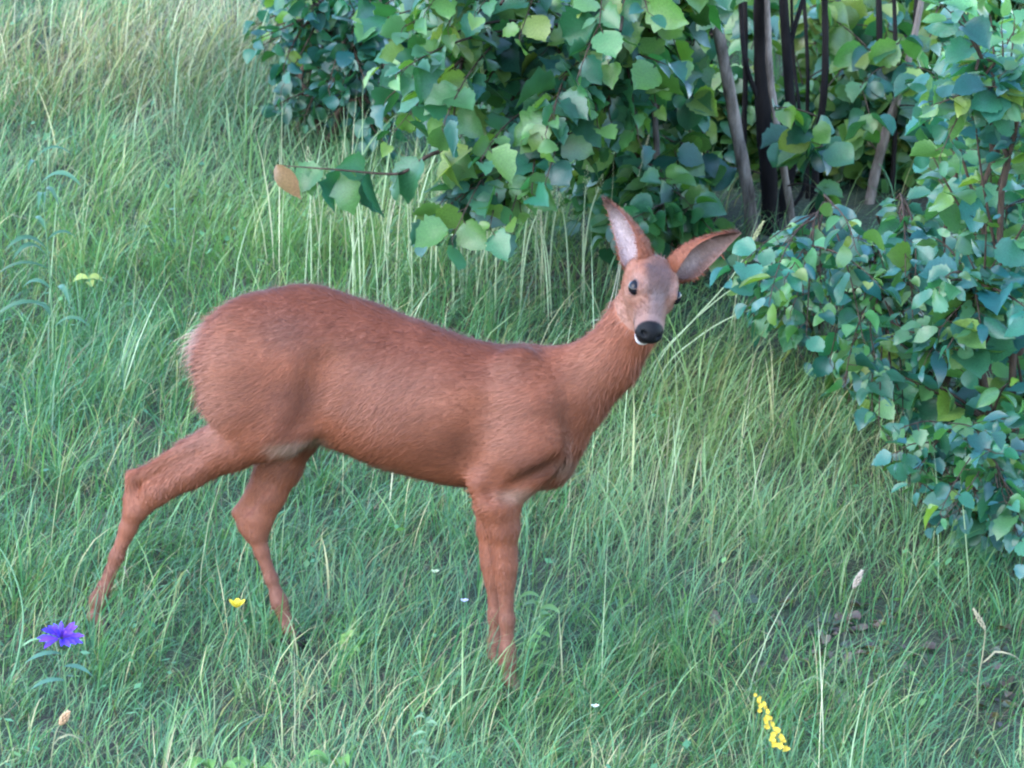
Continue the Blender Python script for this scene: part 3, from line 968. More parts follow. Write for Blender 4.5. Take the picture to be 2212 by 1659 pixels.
hp, hn, hc, flow, length, lift = [q[keep] for q in (hp, hn, hc, flow, length, lift)]
NH = len(hp)
side = np.cross(flow, hn)
wd = rng.uniform(0.0005, 0.0009, NH)[:, None]
mid_ = hp + flow * length[:, None] * 0.5 + hn * (lift * length * 0.75)[:, None]
tip_ = hp + flow * length[:, None] + hn * (lift * length)[:, None]
sv = np.stack([hp - side * wd - hn * 0.0006, hp + side * wd - hn * 0.0006, mid_ + side * wd * 0.8, mid_ - side * wd * 0.8, tip_], 1)
b5 = np.arange(NH) * 5
fc_ = np.clip(hc * rng.uniform(0.80, 1.22, (NH, 1)), 0, 0.9)
me = mesh_np('deer_fur', to_world(sv.reshape(-1, 3)) - deer_root, quads=np.stack([b5, b5 + 1, b5 + 2, b5 + 3], -1), tris=np.stack([b5 + 3, b5 + 2, b5 + 4], -1))
set_col(me, np.repeat(fc_, 5, 0))
o = obj('fur', me, M_COAT, deer); o['kind'] = 'stuff'

# ---- eyes
m, n, l, p, out = new_mat('deer_eye')
p.inputs['Base Color'].default_value = (0.005, 0.004, 0.006, 1); p.inputs['Roughness'].default_value = 0.10; p.inputs['Specular IOR Level'].default_value = 0.22
M_EYE = m
NUe, NVe = 14, 20
for s in (-1, 1):
    ce = hd(0.083, 0.010, s * 0.0425)
    ph = np.linspace(0, math.pi, NUe); th = np.linspace(0, 2 * math.pi, NVe, endpoint=False)
    S = np.stack([np.sin(ph)[:, None] * np.cos(th)[None], np.sin(ph)[:, None] * np.sin(th)[None], np.cos(ph)[:, None] * np.ones(NVe)[None]], -1).reshape(-1, 3)
    Vv = ce + 0.0154 * (S[:, 0:1] * Hf * 1.12 + S[:, 1:2] * Hv * 0.92 + S[:, 2:3] * Hw)
    i = np.arange(NUe - 1)[:, None] * NVe + np.arange(NVe)[None]; j = np.arange(NUe - 1)[:, None] * NVe + (np.arange(NVe)[None] + 1) % NVe
    me = mesh_np('deer_eye', to_world(Vv) - deer_root, quads=np.stack([i, j, j + NVe, i + NVe], -1).reshape(-1, 4))
    obj('eye', me, M_EYE, deer)

# ------------------------------------------------------------------ shrubs and trees
def leaf_mesh(name, kind, seed):
    """one broad leaf in its own frame: base at the origin, tip along +Y, upper side +Z; length 1"""
    r = np.random.default_rng(seed)
    tt = np.linspace(0, 1, 12)
    P_ = {'hazel': ([0, .06, .2, .4, .6, .8, .93, 1], [.06, .30, .42, .47, .43, .27, .09, 0], 0.035),
          'lobed': ([0, .06, .16, .27, .40, .50, .60, .74, .9, 1], [.08, .30, .46, .34, .50, .40, .30, .32, .12, 0], 0.03),
          'round': ([0, .08, .3, .55, .75, .9, 1], [.08, .30, .44, .45, .37, .20, 0], 0.012),
          'narrow': ([0, .1, .3, .5, .7, .88, 1], [.03, .14, .23, .25, .20, .09, 0], 0.008)}[kind]
    prof = np.interp(tt, P_[0], P_[1]); tooth = P_[2]
    fold = r.uniform(0.0, 0.75); curl = r.uniform(-0.2, 1.1); skew = r.normal(0, 0.12); twist = r.normal(0, 0.35); wav = r.uniform(0, 0.06)
    V, UV = [], []
    for k, (t, h) in enumerate(zip(tt, prof)):
        for c in (-1.0, 0.0, 1.0):
            tz = (tooth if k % 2 else -tooth * 0.6) * (h > 0.03) + r.normal(0, tooth * 0.5)
            xx = c * max(h + tz * abs(c), 0.0); yy = t - (0.10 * h + r.uniform(0, tooth)) * abs(c) * (0 < k < 11) - (0.10 * abs(c) if k == 0 and kind in ('hazel', 'lobed') else 0)
            zz = fold * abs(xx) - curl * (t ** 2) * 0.35 + wav * math.sin(8 * t + 2.2 * c + seed) * abs(c) + twist * xx * t
            V.append((xx + skew * t * t, yy, zz)); UV.append((xx, t))
    Q = [(k * 3 + c, k * 3 + c + 1, k * 3 + c + 4, k * 3 + c + 3) for k in range(11) for c in range(2)]
    me = mesh_np(name, np.array(V), quads=np.array(Q)[:, ::-1])
    set_uv(me, UV)
    return me


LEAF = {k: [leaf_mesh(k + '_leaf', k, 100 + 17 * i + j) for i in range(6)] for j, k in enumerate(('hazel', 'lobed', 'round', 'narrow'))}
for k in LEAF:
    for me in LEAF[k]: me.materials.append(M_LEAF)
LEAF_RAW = {k: [(np.array([v.co for v in me.vertices]), np.array([list(pp.vertices) for pp in me.polygons]),
                 np.array([d.vector[:2] for d in me.attributes['leaf_uv'].data])) for me in LEAF[k]] for k in LEAF}


def frame(tipdir, normal):
    y = norm(tipdir); z = norm(normal - y * (normal @ y)); x = np.cross(y, z)
    return np.stack([x, y, z], 1)


def place_leaves(parent, origin, leaves, budget=300):
    """leaves: (pos, 3x3 frame, size, kind, variant, colour). The ones that show largest become parts, the rest one part."""
    def seen(L):
        px, py = project(L[0])
        inside = (-60 < px < 2270) and (-60 < py < 1720)
        dep = (L[0] - CAM) @ F
        facing = abs(L[1][:, 2] @ F)
        return (L[2] / dep) * (0.25 + facing) * (1.0 if inside else 0.01) - 0.0006 * (L[0][1])
    leaves = sorted(leaves, key=seen, reverse=True)
    for L in leaves[:budget]:
        pos, fr, size, kind, var, col = L[:6]
        o = bpy.data.objects.new('leaf', LEAF[kind][var])
        COL.objects.link(o)
        o.parent = L[6] if len(L) > 6 and L[6] is not None else parent
        M = np.eye(4); M[:3, :3] = fr * size; M[:3, 3] = pos - origin
        o.matrix_basis = Matrix(M.tolist())
        o.color = (*col, 1)
    rest = leaves[budget:]
    if rest:
        VV, QQ, CC, UU, o_ = [], [], [], [], 0
        for pos, fr, size, kind, var, col in (q_[:6] for q_ in rest):
            v, q, uv = LEAF_RAW[kind][var]
            VV.append((v * size) @ fr.T + pos - origin); QQ.append(q + o_); UU.append(uv); CC.append(np.tile(col, (len(v), 1))); o_ += len(v)
        me = mesh_np('foliage', np.concatenate(VV), quads=np.concatenate(QQ))
        set_col(me, np.concatenate(CC)); set_uv(me, np.concatenate(UU))
        o = obj('foliage', me, M_FOLIAGE, parent); o['kind'] = 'stuff'


GREENS = np.array([[0.022, 0.088, 0.048], [0.030, 0.105, 0.048], [0.052, 0.130, 0.040], [0.018, 0.078, 0.056], [0.075, 0.150, 0.040]])
LIMES = np.array([[0.09, 0.17, 0.035], [0.12, 0.19, 0.04], [0.070, 0.145, 0.04], [0.14, 0.185, 0.045]])


def in_poly(p, poly):
    x, y = p; c = False
    for (x1, y1), (x2, y2) in zip(poly, poly[1:] + poly[:1]):
        if (y1 > y) != (y2 > y) and x < (x2 - x1) * (y - y1) / (y2 - y1) + x1: c = not c
    return c


def sample_volume(poly, y0, y1, n, r, zmin=0.06, bias=1.0, zmax=None):
    """points in the part of the space seen through a region of the photo, between two distances, above the soil"""
    xs = [p[0] for p in poly]; ys = [p[1] for p in poly]
    out = []
    tries = 0
    while len(out) < n and tries < 40000:
        tries += 1
        px, py = r.uniform(min(xs), max(xs)), r.uniform(min(ys), max(ys))
        if not in_poly((px, py), poly): continue
        Y = y0 + (y1 - y0) * r.random() ** bias
        p = at_y(px, py, Y)
        if p[2] < ground_z(p[0], p[1]) + zmin: continue
        if zmax is not None and p[2] > ground_z(p[0], p[1]) + zmax: continue
        out.append(p)
    return np.array(out)


def shrub(name, label, cat, bases, ends, seed, kinds, size, palette, n_primary=8, leaves_per=(6, 10), spread=0.35, group=None,
          stem_r=0.010, bark=None, lime=0.06, budget=300, droop=0.35, extra=None, wood_name='branch', shoot=0.32, spacing=0.05):
    """multi-stemmed shrub: primaries from the base to clusters of twig ends, twigs with alternate leaves"""
    r = np.random.default_rng(seed)
    origin = np.mean([bases[0]], 0)
    root = thing(name, label, cat, origin, group)
    # cluster ends
    cen = ends[r.choice(len(ends), min(n_primary, len(ends)), replace=False)]
    for _ in range(6):
        a = np.argmin(((ends[:, None] - cen[None]) ** 2).sum(-1), 1)
        cen = np.array([ends[a == k].mean(0) if (a == k).any() else cen[k] for k in range(len(cen))])
    leaves = []
    for k in range(len(cen)):
        mem = ends[a == k]
        if len(mem) == 0: continue
        tb = Tubes(); first_leaf = len(leaves)
        b = bases[np.argmin([np.hypot(*(np.asarray(q)[:2] - cen[k][:2])) for q in bases])] + np.array([r.normal(0, 0.05), r.normal(0, 0.05), 0])
        b[2] = ground_z(b[0], b[1]) - 0.03
        top = cen[k]
        ctl = np.array([b[0] * 0.65 + top[0] * 0.35, b[1] * 0.65 + top[1] * 0.35, max(b[2], top[2]) * 0.5 + 0.5 * top[2] + 0.25 * np.hypot(*(top - b)[:2]) + 0.1])
        main = bez(b, ctl, top, 16)
        main[1:-1] += r.normal(0, 0.008, (14, 3))
        tb.add(main, np.linspace(stem_r, stem_r * 0.35, 16), sides=6)
        for e in mem:
            i = int(np.clip(np.argmin(np.linalg.norm(main - e, axis=1)) - r.integers(2, 6), 2, 14))
            s0 = main[i]
            md = 0.5 * (s0 + e) + np.array([0, 0, 0.12 * np.linalg.norm(e - s0)]) + r.normal(0, 0.02, 3)
            L = np.linalg.norm(e - s0)
            nseg = 10
            tw = bez(s0, md, e, nseg)
            tb.add(tw, np.linspace(min(0.0045, stem_r * 0.5), 0.0012, nseg), sides=4)
            # leaves along the outer part of the twig
            dl = np.cumsum(np.r_[0, np.linalg.norm(np.diff(tw, axis=0), axis=1)])
            nl = r.integers(*leaves_per)
            tint = r.uniform(0.75, 1.25) * np.array([r.uniform(0.85, 1.2), 1, r.uniform(0.8, 1.2)]); tlime = lime * (4 if r.random() < 0.15 else 0.5)
            span = min(dl[-1] * 0.95, max(shoot, spacing * nl))
            for q in range(nl):
                dd = dl[-1] - span * (q / max(nl - 1, 1))
                p = np.array([np.interp(dd, dl, tw[:, c]) for c in range(3)])
                tg = norm(np.array([np.interp(min(dd + 0.01, dl[-1]), dl, tw[:, c]) - np.interp(dd - 0.01, dl, tw[:, c]) for c in range(3)]))
                side = norm(np.cross(tg, [0, 0, 1.0])) * (1 if q % 2 else -1)
                out_ = norm(side * 0.8 + tg * (0.5 if q else 1.6) + np.array([0, 0, -droop]) + r.normal(0, spread, 3))
                pet = p + out_ * r.uniform(0.010, 0.028)
                tb.add(np.array([p, pet]), [0.0011, 0.0009], sides=3)
                nrm = norm(np.array([-0.10, -0.25, 0.75]) + r.normal(0, 0.65, 3))
                kd = kinds[r.integers(len(kinds))]
                sz = (size[0] + (size[1] - size[0]) * r.random() ** 1.4) * (0.8 if q < 2 else 1)
                col = palette[r.integers(len(palette))] * tint * r.uniform(0.8, 1.2)
                if r.random() < tlime: col = LIMES[r.integers(len(LIMES))] * r.uniform(0.8, 1.2)
                leaves.append((pet, frame(out_, nrm), sz, kd, int(r.integers(6)), col))
        me = tb.mesh(wood_name)
        me.transform(Matrix.Translation(-Vector(origin)))
        bo = obj(wood_name, me, bark or M_TWIG, root)
        leaves[first_leaf:] = [q_ + (bo,) for q_ in leaves[first_leaf:]]
    if extra: extra(root, origin, leaves, r)
    place_leaves(root, origin, leaves, budget)
    return root, origin


def gnd(px, py):
    return at_ground(px, py)


# --- A: the big-leaved shrub hanging out over the tall grass behind the deer
rA = np.random.default_rng(21)
polyA = [(760, -60), (1500, -60), (1500, 120), (1440, 250), (1380, 330), (1300, 400), (1130, 470), (1000, 380), (900, 330), (800, 300), (840, 200), (790, 60)]
endsA = np.concatenate([sample_volume(polyA, 1.7, 3.1, 155, rA, 0.35),
                        sample_volume([(1000, 400), (1160, 430), (1110, 560), (1000, 590), (890, 500)], 1.55, 1.9, 9, rA, 0.25)])
bA = [gnd(1440, 470), gnd(1330, 440), gnd(1500, 430)]


def extraA(root, origin, leaves, r):
    # the long low branch that reaches out to the left and ends in a withered leaf
    Y = 1.75
    pts = [at_y(1330, 260, 2.3), at_y(1200, 300, 2.1), at_y(1010, 322, 1.95), at_y(935, 332, 1.85), at_y(880, 368, 1.8), at_y(840, 376, 1.78), at_y(720, 366, Y), at_y(612, 358, Y)]
    path = poly_path(pts, 32)
    tb = Tubes(); tb.add(path, np.linspace(0.008, 0.0014, len(path)), sides=6)
    me = tb.mesh('low_branch'); me.transform(Matrix.Translation(-Vector(origin)))
    bo = obj('branch', me, M_TWIG, root)
    spots = [(735, 375, 0.10, (-0.5, 0, -1), 'lobed', 1), (690, 368, 0.085, (-0.9, -0.2, -0.5), 'hazel', 3), (800, 378, 0.115, (0.2, -0.3, -1), 'hazel', 2), (745, 380, 0.10, (0.25, -0.5, -0.9), 'lobed', 4), (665, 364, 0.075, (0.1, -0.3, -1), 'narrow', 0),
             (905, 350, 0.11, (-0.3, -0.2, -0.8), 'hazel', 0), (1010, 325, 0.12, (-0.5, -0.3, -0.4), 'lobed', 2), (960, 335, 0.10, (0.3, -0.3, -0.8), 'hazel', 5), (860, 372, 0.09, (-0.1, -0.5, -0.9), 'lobed', 3), (780, 376, 0.08, (-0.6, -0.3, 0.3), 'hazel', 1)]
    for (px, py, sz, td, kd, var) in spots:
        p = at_y(px, py, Y + 0.05)
        col = (LIMES if r.random() < 0.35 else GREENS)[r.integers(4)]
        leaves.append((p, frame(np.array(td, float), norm(np.array([-0.2, -0.5, 0.6]) + r.normal(0, 0.5, 3))), sz * 0.92, kd, var, col, bo))
    o = bpy.data.objects.new('leaf', LEAF['narrow'][3]); COL.objects.link(o); o.parent = bo
    Mx = np.eye(4); Mx[:3, :3] = frame(np.array([0.55, -0.1, -0.8]), np.array([-0.3, -0.8, 0.3])) * 0.10; Mx[:3, 3] = at_y(598, 356, Y) - origin
    o.matrix_basis = Matrix(Mx.tolist()); o.color = (0.22, 0.12, 0.075, 1); o['label'] = 'withered orange-brown leaf at the end of a twig'


shrub('broad_leaved_shrub', 'shrub with large broad green leaves overhanging the tall grass behind the deer', 'shrub', bA, endsA, 31,
      ('hazel', 'lobed', 'lobed', 'hazel'), (0.045, 0.110), GREENS, 12, (8, 14), extra=extraA, lime=0.05, spacing=0.036)

# --- B: darker small-leaved shrub further back, where the meadow meets the wood
rB = np.random.default_rng(22)
polyB = [(540, -60), (860, -60), (900, 120), (860, 330), (760, 300), (640, 340), (590, 260), (560, 140)]
endsB = sample_volume(polyB, 3.4, 4.6, 85, rB, 0.03)
shrub('small_leaved_shrub', 'dark shrub with small rounded leaves where the meadow meets the wood', 'shrub', [gnd(740, 330), gnd(680, 300), gnd(820, 300)], endsB, 32,
      ('round', 'round', 'narrow'), (0.035, 0.06), GREENS[[0, 0, 1, 3]] * np.array([0.75, 0.85, 0.95]), 9, (9, 15), lime=0.03, shoot=0.25, spacing=0.025)

# --- C: trunks of the wood edge
def trunk_tree(name, label, path, radii, bark, seed, polys=None, y=None, n=0, size=(0.05, 0.085), kinds=('round', 'hazel'), pal=GREENS, forks=(), lime=0.1, group=None, bend=0.0025):
    r = np.random.default_rng(seed)
    P = poly_path(path, 40)
    P[2:-1] += np.cumsum(r.normal(0, bend * 0.2, (len(P) - 3, 3)), 0) * np.array([1, 1, 0.1])
    base = P[0].copy()
    root = thing(name, label, 'tree', base, group)
    tb = Tubes()
    t = np.linspace(0, 1, len(P))
    rr = np.interp(t, np.linspace(0, 1, len(radii)), radii) * (1 + 0.05 * np.sin(np.arange(len(P)) * 1.7 + seed))
    tb.add(P, rr, sides=12)
    me = tb.mesh('trunk'); me.transform(Matrix.Translation(-Vector(base)))
    obj('trunk', me, bark, root)
    leaves = []
    for fk in list(forks):
        tb = Tubes(); Q = poly_path(fk[0], 20); tb.add(Q, np.linspace(fk[1], fk[2], len(Q)), sides=8)
        me = tb.mesh('limb'); me.transform(Matrix.Translation(-Vector(base))); obj('limb', me, fk[3] if len(fk) > 3 else bark, root)
    if n:
        ends = sample_volume(polys, y[0], y[1], n, r, 0.15)
        tb = Tubes()
        nodes = [P[k_] for k_ in range(4, len(P), 6)]          # twigs fork off the nearest wood already there
        order = np.argsort([np.min(np.linalg.norm(P - e, axis=1)) for e in ends])
        for e in ends[order]:
            cand = np.array(nodes)
            cost = np.linalg.norm(cand - e, axis=1) + 0.6 * np.maximum(cand[:, 2] - e[2], 0)
            s0 = cand[np.argmin(cost)]; nodes.append(e)
            tw = bez(s0, 0.5 * (s0 + e) + np.array([0, 0, 0.15 * np.linalg.norm(e - s0)]), e, 9)
            tb.add(tw, np.linspace(0.0026, 0.0009, 9), sides=4)
            for q in range(r.integers(4, 8)):
                p = e + (tw[-3] - e) * r.uniform(0, 2.2)
                out_ = norm(np.append(r.normal(0, 0.8, 2), -0.5))
                nrm = norm(np.array([-0.10, -0.35, 0.70]) + r.normal(0, 0.5, 3))
                col = pal[r.integers(len(pal))] * r.uniform(0.75, 1.3)
                if r.random() < lime: col = LIMES[r.integers(len(LIMES))]
                leaves.append((p + out_ * 0.015, frame(out_, nrm), r.uniform(*size), kinds[r.integers(len(kinds))], int(r.integers(6)), col))
        me = tb.mesh('twigs'); me.transform(Matrix.Translation(-Vector(base))); o = obj('twigs', me, M_TWIG, root); o['kind'] = 'stuff'
        place_leaves(root, base, leaves)
    return root


def gb(px, py, Y):
    """trunk base: where the line of sight at that depth meets the soil, a little below it"""
    p = at_y(px, py, Y); p[2] = ground_z(p[0], p[1]) - 0.04
    return p


Y1 = gnd(1680, 500)[1]
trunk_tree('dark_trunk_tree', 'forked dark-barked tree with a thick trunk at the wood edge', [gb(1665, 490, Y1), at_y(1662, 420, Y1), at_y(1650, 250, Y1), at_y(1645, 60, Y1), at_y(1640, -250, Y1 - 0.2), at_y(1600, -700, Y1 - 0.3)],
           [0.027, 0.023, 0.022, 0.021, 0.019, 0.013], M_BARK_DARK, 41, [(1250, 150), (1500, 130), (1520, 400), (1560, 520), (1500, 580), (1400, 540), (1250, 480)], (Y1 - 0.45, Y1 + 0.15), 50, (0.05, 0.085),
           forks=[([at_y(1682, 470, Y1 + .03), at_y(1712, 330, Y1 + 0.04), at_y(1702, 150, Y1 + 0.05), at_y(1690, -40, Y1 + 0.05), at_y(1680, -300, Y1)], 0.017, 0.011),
                  ([at_y(1700, 130, Y1 + .05), at_y(1716, 60, Y1 + 0.06), at_y(1740, -20, Y1 + 0.08), at_y(1775, -160, Y1 + 0.1)], 0.008, 0.005),
                  ([at_y(1676, 480, Y1 + .1), at_y(1738, 400, Y1 + 0.12), at_y(1726, 230, Y1 + 0.15), at_y(1712, 90, Y1 + 0.2), at_y(1708, -200, Y1)], 0.006, 0.004),
                  ([at_y(1645, 230, Y1), at_y(1612, 140, Y1), at_y(1600, 20, Y1 + 0.1), at_y(1592, -250, Y1)], 0.008, 0.005)])
trunk_tree('pale_leaning_tree', 'pale smooth trunk leaning left beside the dark forked tree', [gb(1625, 490, Y1 - 0.1), at_y(1618, 430, Y1 - 0.1), at_y(1590, 280, Y1 - 0.1), at_y(1555, 90, Y1 - 0.15), at_y(1500, -200, Y1 - 0.2), at_y(1440, -600, Y1 - 0.3)],
           [0.018, 0.0165, 0.017, 0.015, 0.012, 0.008], M_BARK_PALE, 42, [(1300, -40), (1560, -60), (1540, 80), (1500, 160), (1400, 160)], (Y1 - 0.7, Y1 + 0.2), 24, (0.07, 0.11), ('hazel', 'lobed'))
trunk_tree('slender_pale_sapling', 'slender pale sapling crossing in front of the dark forked tree', [gb(1715, 495, Y1 - 0.12), at_y(1706, 440, Y1 - 0.12), at_y(1680, 280, Y1 - 0.12), at_y(1660, 130, Y1 - 0.12), at_y(1655, -80, Y1 - 0.12), at_y(1640, -500, Y1)],
           [0.0105, 0.010, 0.0095, 0.009, 0.007, 0.004], M_BARK_PALE, 43, [(1560, 220), (1790, 200), (1800, 430), (1580, 430)], (Y1 - 0.55, Y1 - 0.2), 7, (0.055, 0.09), ('hazel', 'round'))
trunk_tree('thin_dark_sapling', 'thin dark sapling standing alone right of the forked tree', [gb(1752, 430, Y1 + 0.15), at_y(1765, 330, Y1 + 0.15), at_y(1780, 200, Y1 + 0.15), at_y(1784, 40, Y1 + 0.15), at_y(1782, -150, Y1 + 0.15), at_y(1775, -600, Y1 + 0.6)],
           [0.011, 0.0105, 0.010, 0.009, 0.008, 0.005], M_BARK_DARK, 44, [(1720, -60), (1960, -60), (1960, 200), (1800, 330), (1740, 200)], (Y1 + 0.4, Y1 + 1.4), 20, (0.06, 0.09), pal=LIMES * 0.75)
trunk_tree('pale_bent_sapling', 'pale sapling leaning right in front of the bright undergrowth', [gb(1875, 445, Y1 + 0.3), at_y(1885, 400, Y1 + 0.3), at_y(1910, 300, Y1 + 0.3), at_y(1945, 190, Y1 + 0.3), at_y(1980, 50, Y1 + 0.3), at_y(2010, -150, Y1 + 0.3), at_y(2050, -500, Y1 + 0.3)],
           [0.014, 0.014, 0.013, 0.011, 0.009, 0.007, 0.004], M_BARK_PALE, 45, [(1800, 60), (2020, 40), (2060, 260), (1900, 330), (1800, 260)], (Y1 - 0.1, Y1 + 0.8), 20, (0.05, 0.09))
trunk_tree('thin_grey_sapling', 'thin grey stem rising behind the upright ear of the deer', [gb(1440, 540, Y1 - 0.4), at_y(1436, 500, Y1 - 0.4), at_y(1424, 400, Y1 - 0.4), at_y(1415, 270, Y1 - 0.4), at_y(1405, 100, Y1 - 0.3), at_y(1390, -300, Y1 - 0.3)],
           [0.009, 0.009, 0.0085, 0.008, 0.006, 0.003], M_BARK_GREY, 46)
for j, (xa, xb, dy, rad) in enumerate(((1888, 1872, 0.45, 0.010), (1600, 1585, 0.35, 0.008), (1835, 1850, 1.0, 0.009), (1945, 1985, 0.8, 0.009), (2090, 2070, 1.6, 0.014), (1745, 1700, 0.3, 0.006), (1520, 1512, 0.8, 0.010), (1812, 1800, 0.6, 0.006), (1925, 1905, 0.3, 0.007))):
    Yk = Y1 + dy
    b = at_y(xa, 420, Yk); b[2] = ground_z(b[0], b[1]) - 0.04
    tp = at_y(xb, -500, Yk)
    trunk_tree('background_sapling', 'thin dark sapling deep in the wood behind the leading trees', [b, b * 0.6 + tp * 0.4 + np.array([0.02, 0, 0]), tp], [rad, rad * 0.9, rad * 0.5], M_BARK_DARK, 60 + j,
               [(xa - 170, -80), (xa + 170, -80), (xa + 170, 330), (xa - 170, 330)], (Yk + 0.1, Yk + 0.8), 10, (0.05, 0.085), pal=np.concatenate([LIMES * 0.8, GREENS]), group='saplings deep in the wood', lime=0.25)

# --- D: shrub on the right, leafy to the ground, and the low thicket at its foot
rD = np.random.default_rng(24)
polyD = [(2010, -60), (2330, -60), (2330, 1150), (2180, 1130), (2050, 900), (1900, 860), (1850, 700), (1800, 600), (1900, 500), (1990, 430), (2000, 200)]
endsD = sample_volume(polyD, 0.75, 2.6, 165, rD, 0.06)
shrub('glossy_leaved_shrub', 'glossy blue-green shrub leafy down to the ground at the meadow edge', 'shrub', [gnd(2120, 1080), gnd(2200, 1000), gnd(2040, 880)], endsD, 34,
      ('hazel', 'hazel', 'lobed', 'narrow', 'narrow'), (0.040, 0.095), GREENS * np.array([0.95, 1.1, 1.5]), 12, (8, 13), lime=0.07, spacing=0.034)
polyE = [(1540, 580), (1640, 530), (1800, 510), (1960, 480), (2080, 620), (2100, 900), (1960, 960), (1830, 930), (1760, 800), (1620, 680)]
endsE = sample_volume(polyE, 0.9, 2.8, 100, np.random.default_rng(25), 0.04)
shrub('bramble_thicket', 'low thicket of small leaves filling the foot of the wood edge', 'shrub', [gnd(1800, 760), gnd(1720, 640), gnd(1900, 700)], endsE, 35,
      ('hazel', 'narrow', 'narrow', 'round'), (0.030, 0.075), GREENS * np.array([0.95, 1.1, 1.4]), 10, (8, 13), lime=0.10, stem_r=0.005, spacing=0.028)
endsG = sample_volume([(1900, 930), (2260, 860), (2260, 1240), (2030, 1190)], 0.30, 1.2, 62, np.random.default_rng(27), 0.04)
shrub('creeping_bramble', 'creeping blue-green leaves spilling from the shrub foot over the grass', 'shrub', [gnd(2100, 1190), gnd(2000, 1130)], endsG, 37,
      ('hazel', 'narrow', 'lobed'), (0.035, 0.07), GREENS[[0, 3, 1, 2]] * np.array([0.9, 1.0, 1.2]), 6, (6, 10), lime=0.05, stem_r=0.004, spacing=0.03)
endsH = sample_volume([(1230, 430), (1480, 360), (1520, 480), (1640, 520), (1560, 580), (1300, 560)], 2.2, 2.9, 46, np.random.default_rng(28), 0.06)
shrub('shade_undergrowth', 'mid-green round-leaved undergrowth in the shade behind the head of the deer', 'shrub', [gnd(1420, 560), gnd(1540, 540)], endsH, 38,
      ('round', 'hazel'), (0.05, 0.085), GREENS[[0, 1, 2, 2]], 8, (6, 9), lime=0.06, stem_r=0.005)

# --- leaf mass of the wood beyond (too far to tell the leaves apart)
def leaf_mass(name, label, poly, y0, y1, n, size, pal, seed, zmax=None):
    r = np.random.default_rng(seed)
    P = sample_volume(poly, y0, y1, n, r, 0.02, zmax=zmax)
    VV, QQ, CC, UU, o_ = [], [], [], [], 0
    for p in P:
        v, q, uv = LEAF_RAW[('round', 'hazel')[r.integers(2)]][r.integers(6)]
        fr = frame(r.normal(0, 1, 3) + np.array([0, 0, -0.6]), norm(np.array([-0.1, -0.4, 0.7]) + r.normal(0, 0.5, 3)))
        VV.append((v * r.uniform(*size)) @ fr.T + p); QQ.append(q + o_); UU.append(uv); o_ += len(v)
        CC.append(np.tile(pal[r.integers(len(pal))] * r.uniform(0.7, 1.3), (len(v), 1)))
    me = mesh_np(name, np.concatenate(VV), quads=np.concatenate(QQ)); set_col(me, np.concatenate(CC)); set_uv(me, np.concatenate(UU))
    o = obj(name, me, M_FOLIAGE); o['kind'] = 'stuff'; o['category'] = 'foliage'; o['label'] = label


leaf_mass('wood_floor_herbs', 'low leafy herbs covering the shaded wood floor between the trunks', [(1500, 150), (1740, 200), (2300, 150), (2300, 520), (1745, 470), (1740, 400), (1500, 400)], Y1 + 0.38, Y1 + 2.8, 5200, (0.03, 0.065), np.concatenate([LIMES, GREENS, GREENS]), 52, zmax=0.38)
leaf_mass('far_wood_foliage', 'yellow-green leaves of the wood beyond the first trees', [(1250, -150), (2400, -150), (2400, 420), (1900, 430), (1250, 330)], 5.0, 8.5, 6500, (0.05, 0.09), np.concatenate([LIMES, GREENS, GREENS * 0.7]), 51)

# ------------------------------------------------------------------ single plants in the meadow
GREEN_STEM = (0.085, 0.17, 0.075)


def stalk_path(base_px, others, n=24):
    """base on the soil at a photo point, the rest at that plant's own depth (px, py, dy)"""
    b = at_ground(*base_px)
    P = [b - np.array([0, 0, 0.01])] + [at_y(p[0], p[1], b[1] + (p[2] if len(p) > 2 else 0.0)) for p in others]
    return poly_path(P, n), b


def petal_strip(pts, widths, up, cup=0.0):
    """flat petal or leaf blade along a path; returns V, Q"""
    pts = np.asarray(pts, float); tg = norm(np.gradient(pts, axis=0))
    sd_ = norm(np.cross(tg, up)); nr = np.cross(sd_, tg)
    w = np.asarray(widths)[:, None]
    V = np.stack([pts - sd_ * w + nr * cup * w, pts, pts + sd_ * w + nr * cup * w], 1).reshape(-1, 3)
    Q = [(3 * k + c, 3 * k + c + 1, 3 * k + c + 4, 3 * k + c + 3) for k in range(len(pts) - 1) for c in (0, 1)]
    return V, np.array(Q)


def blade_part(name, parent, origin, pts, widths, up, col, mat, cup=0.3, kind=None):
    V, Q = petal_strip(pts, widths, up, cup)
    me = mesh_np(name, V - origin, quads=Q); set_col(me, np.tile(col, (len(V), 1)))
    o = obj(name, me, mat, parent)
    return o


def stem_part(parent, origin, path, r0, r1, col=GREEN_STEM, name='stem', sides=6):
    tb = Tubes(); tb.add(path - origin, np.linspace(r0, r1, len(path)), col, sides)
    return obj(name, tb.mesh(name), M_STEM, parent)


def blob(center, r, axis=(0, 0, 1), stretch=1.0, nu=7, nv=8):
    ph = np.linspace(0.02, math.pi - 0.02, nu); th = np.linspace(0, 2 * math.pi, nv, endpoint=False)
    ax = norm(axis); a = norm(np.cross(ax, [0.3, 0.9, 0.2])); b = np.cross(ax, a)
    V = center + r * ((np.sin(ph)[:, None, None] * (np.cos(th)[None, :, None] * a + np.sin(th)[None, :, None] * b)) + stretch * np.cos(ph)[:, None, None] * ax)
    i = np.arange(nu - 1)[:, None] * nv + np.arange(nv)[None]; j = np.arange(nu - 1)[:, None] * nv + (np.arange(nv)[None] + 1) % nv
    return V.reshape(-1, 3), np.stack([i, j, j + nv, i + nv], -1).reshape(-1, 4)


rf = np.random.default_rng(77)
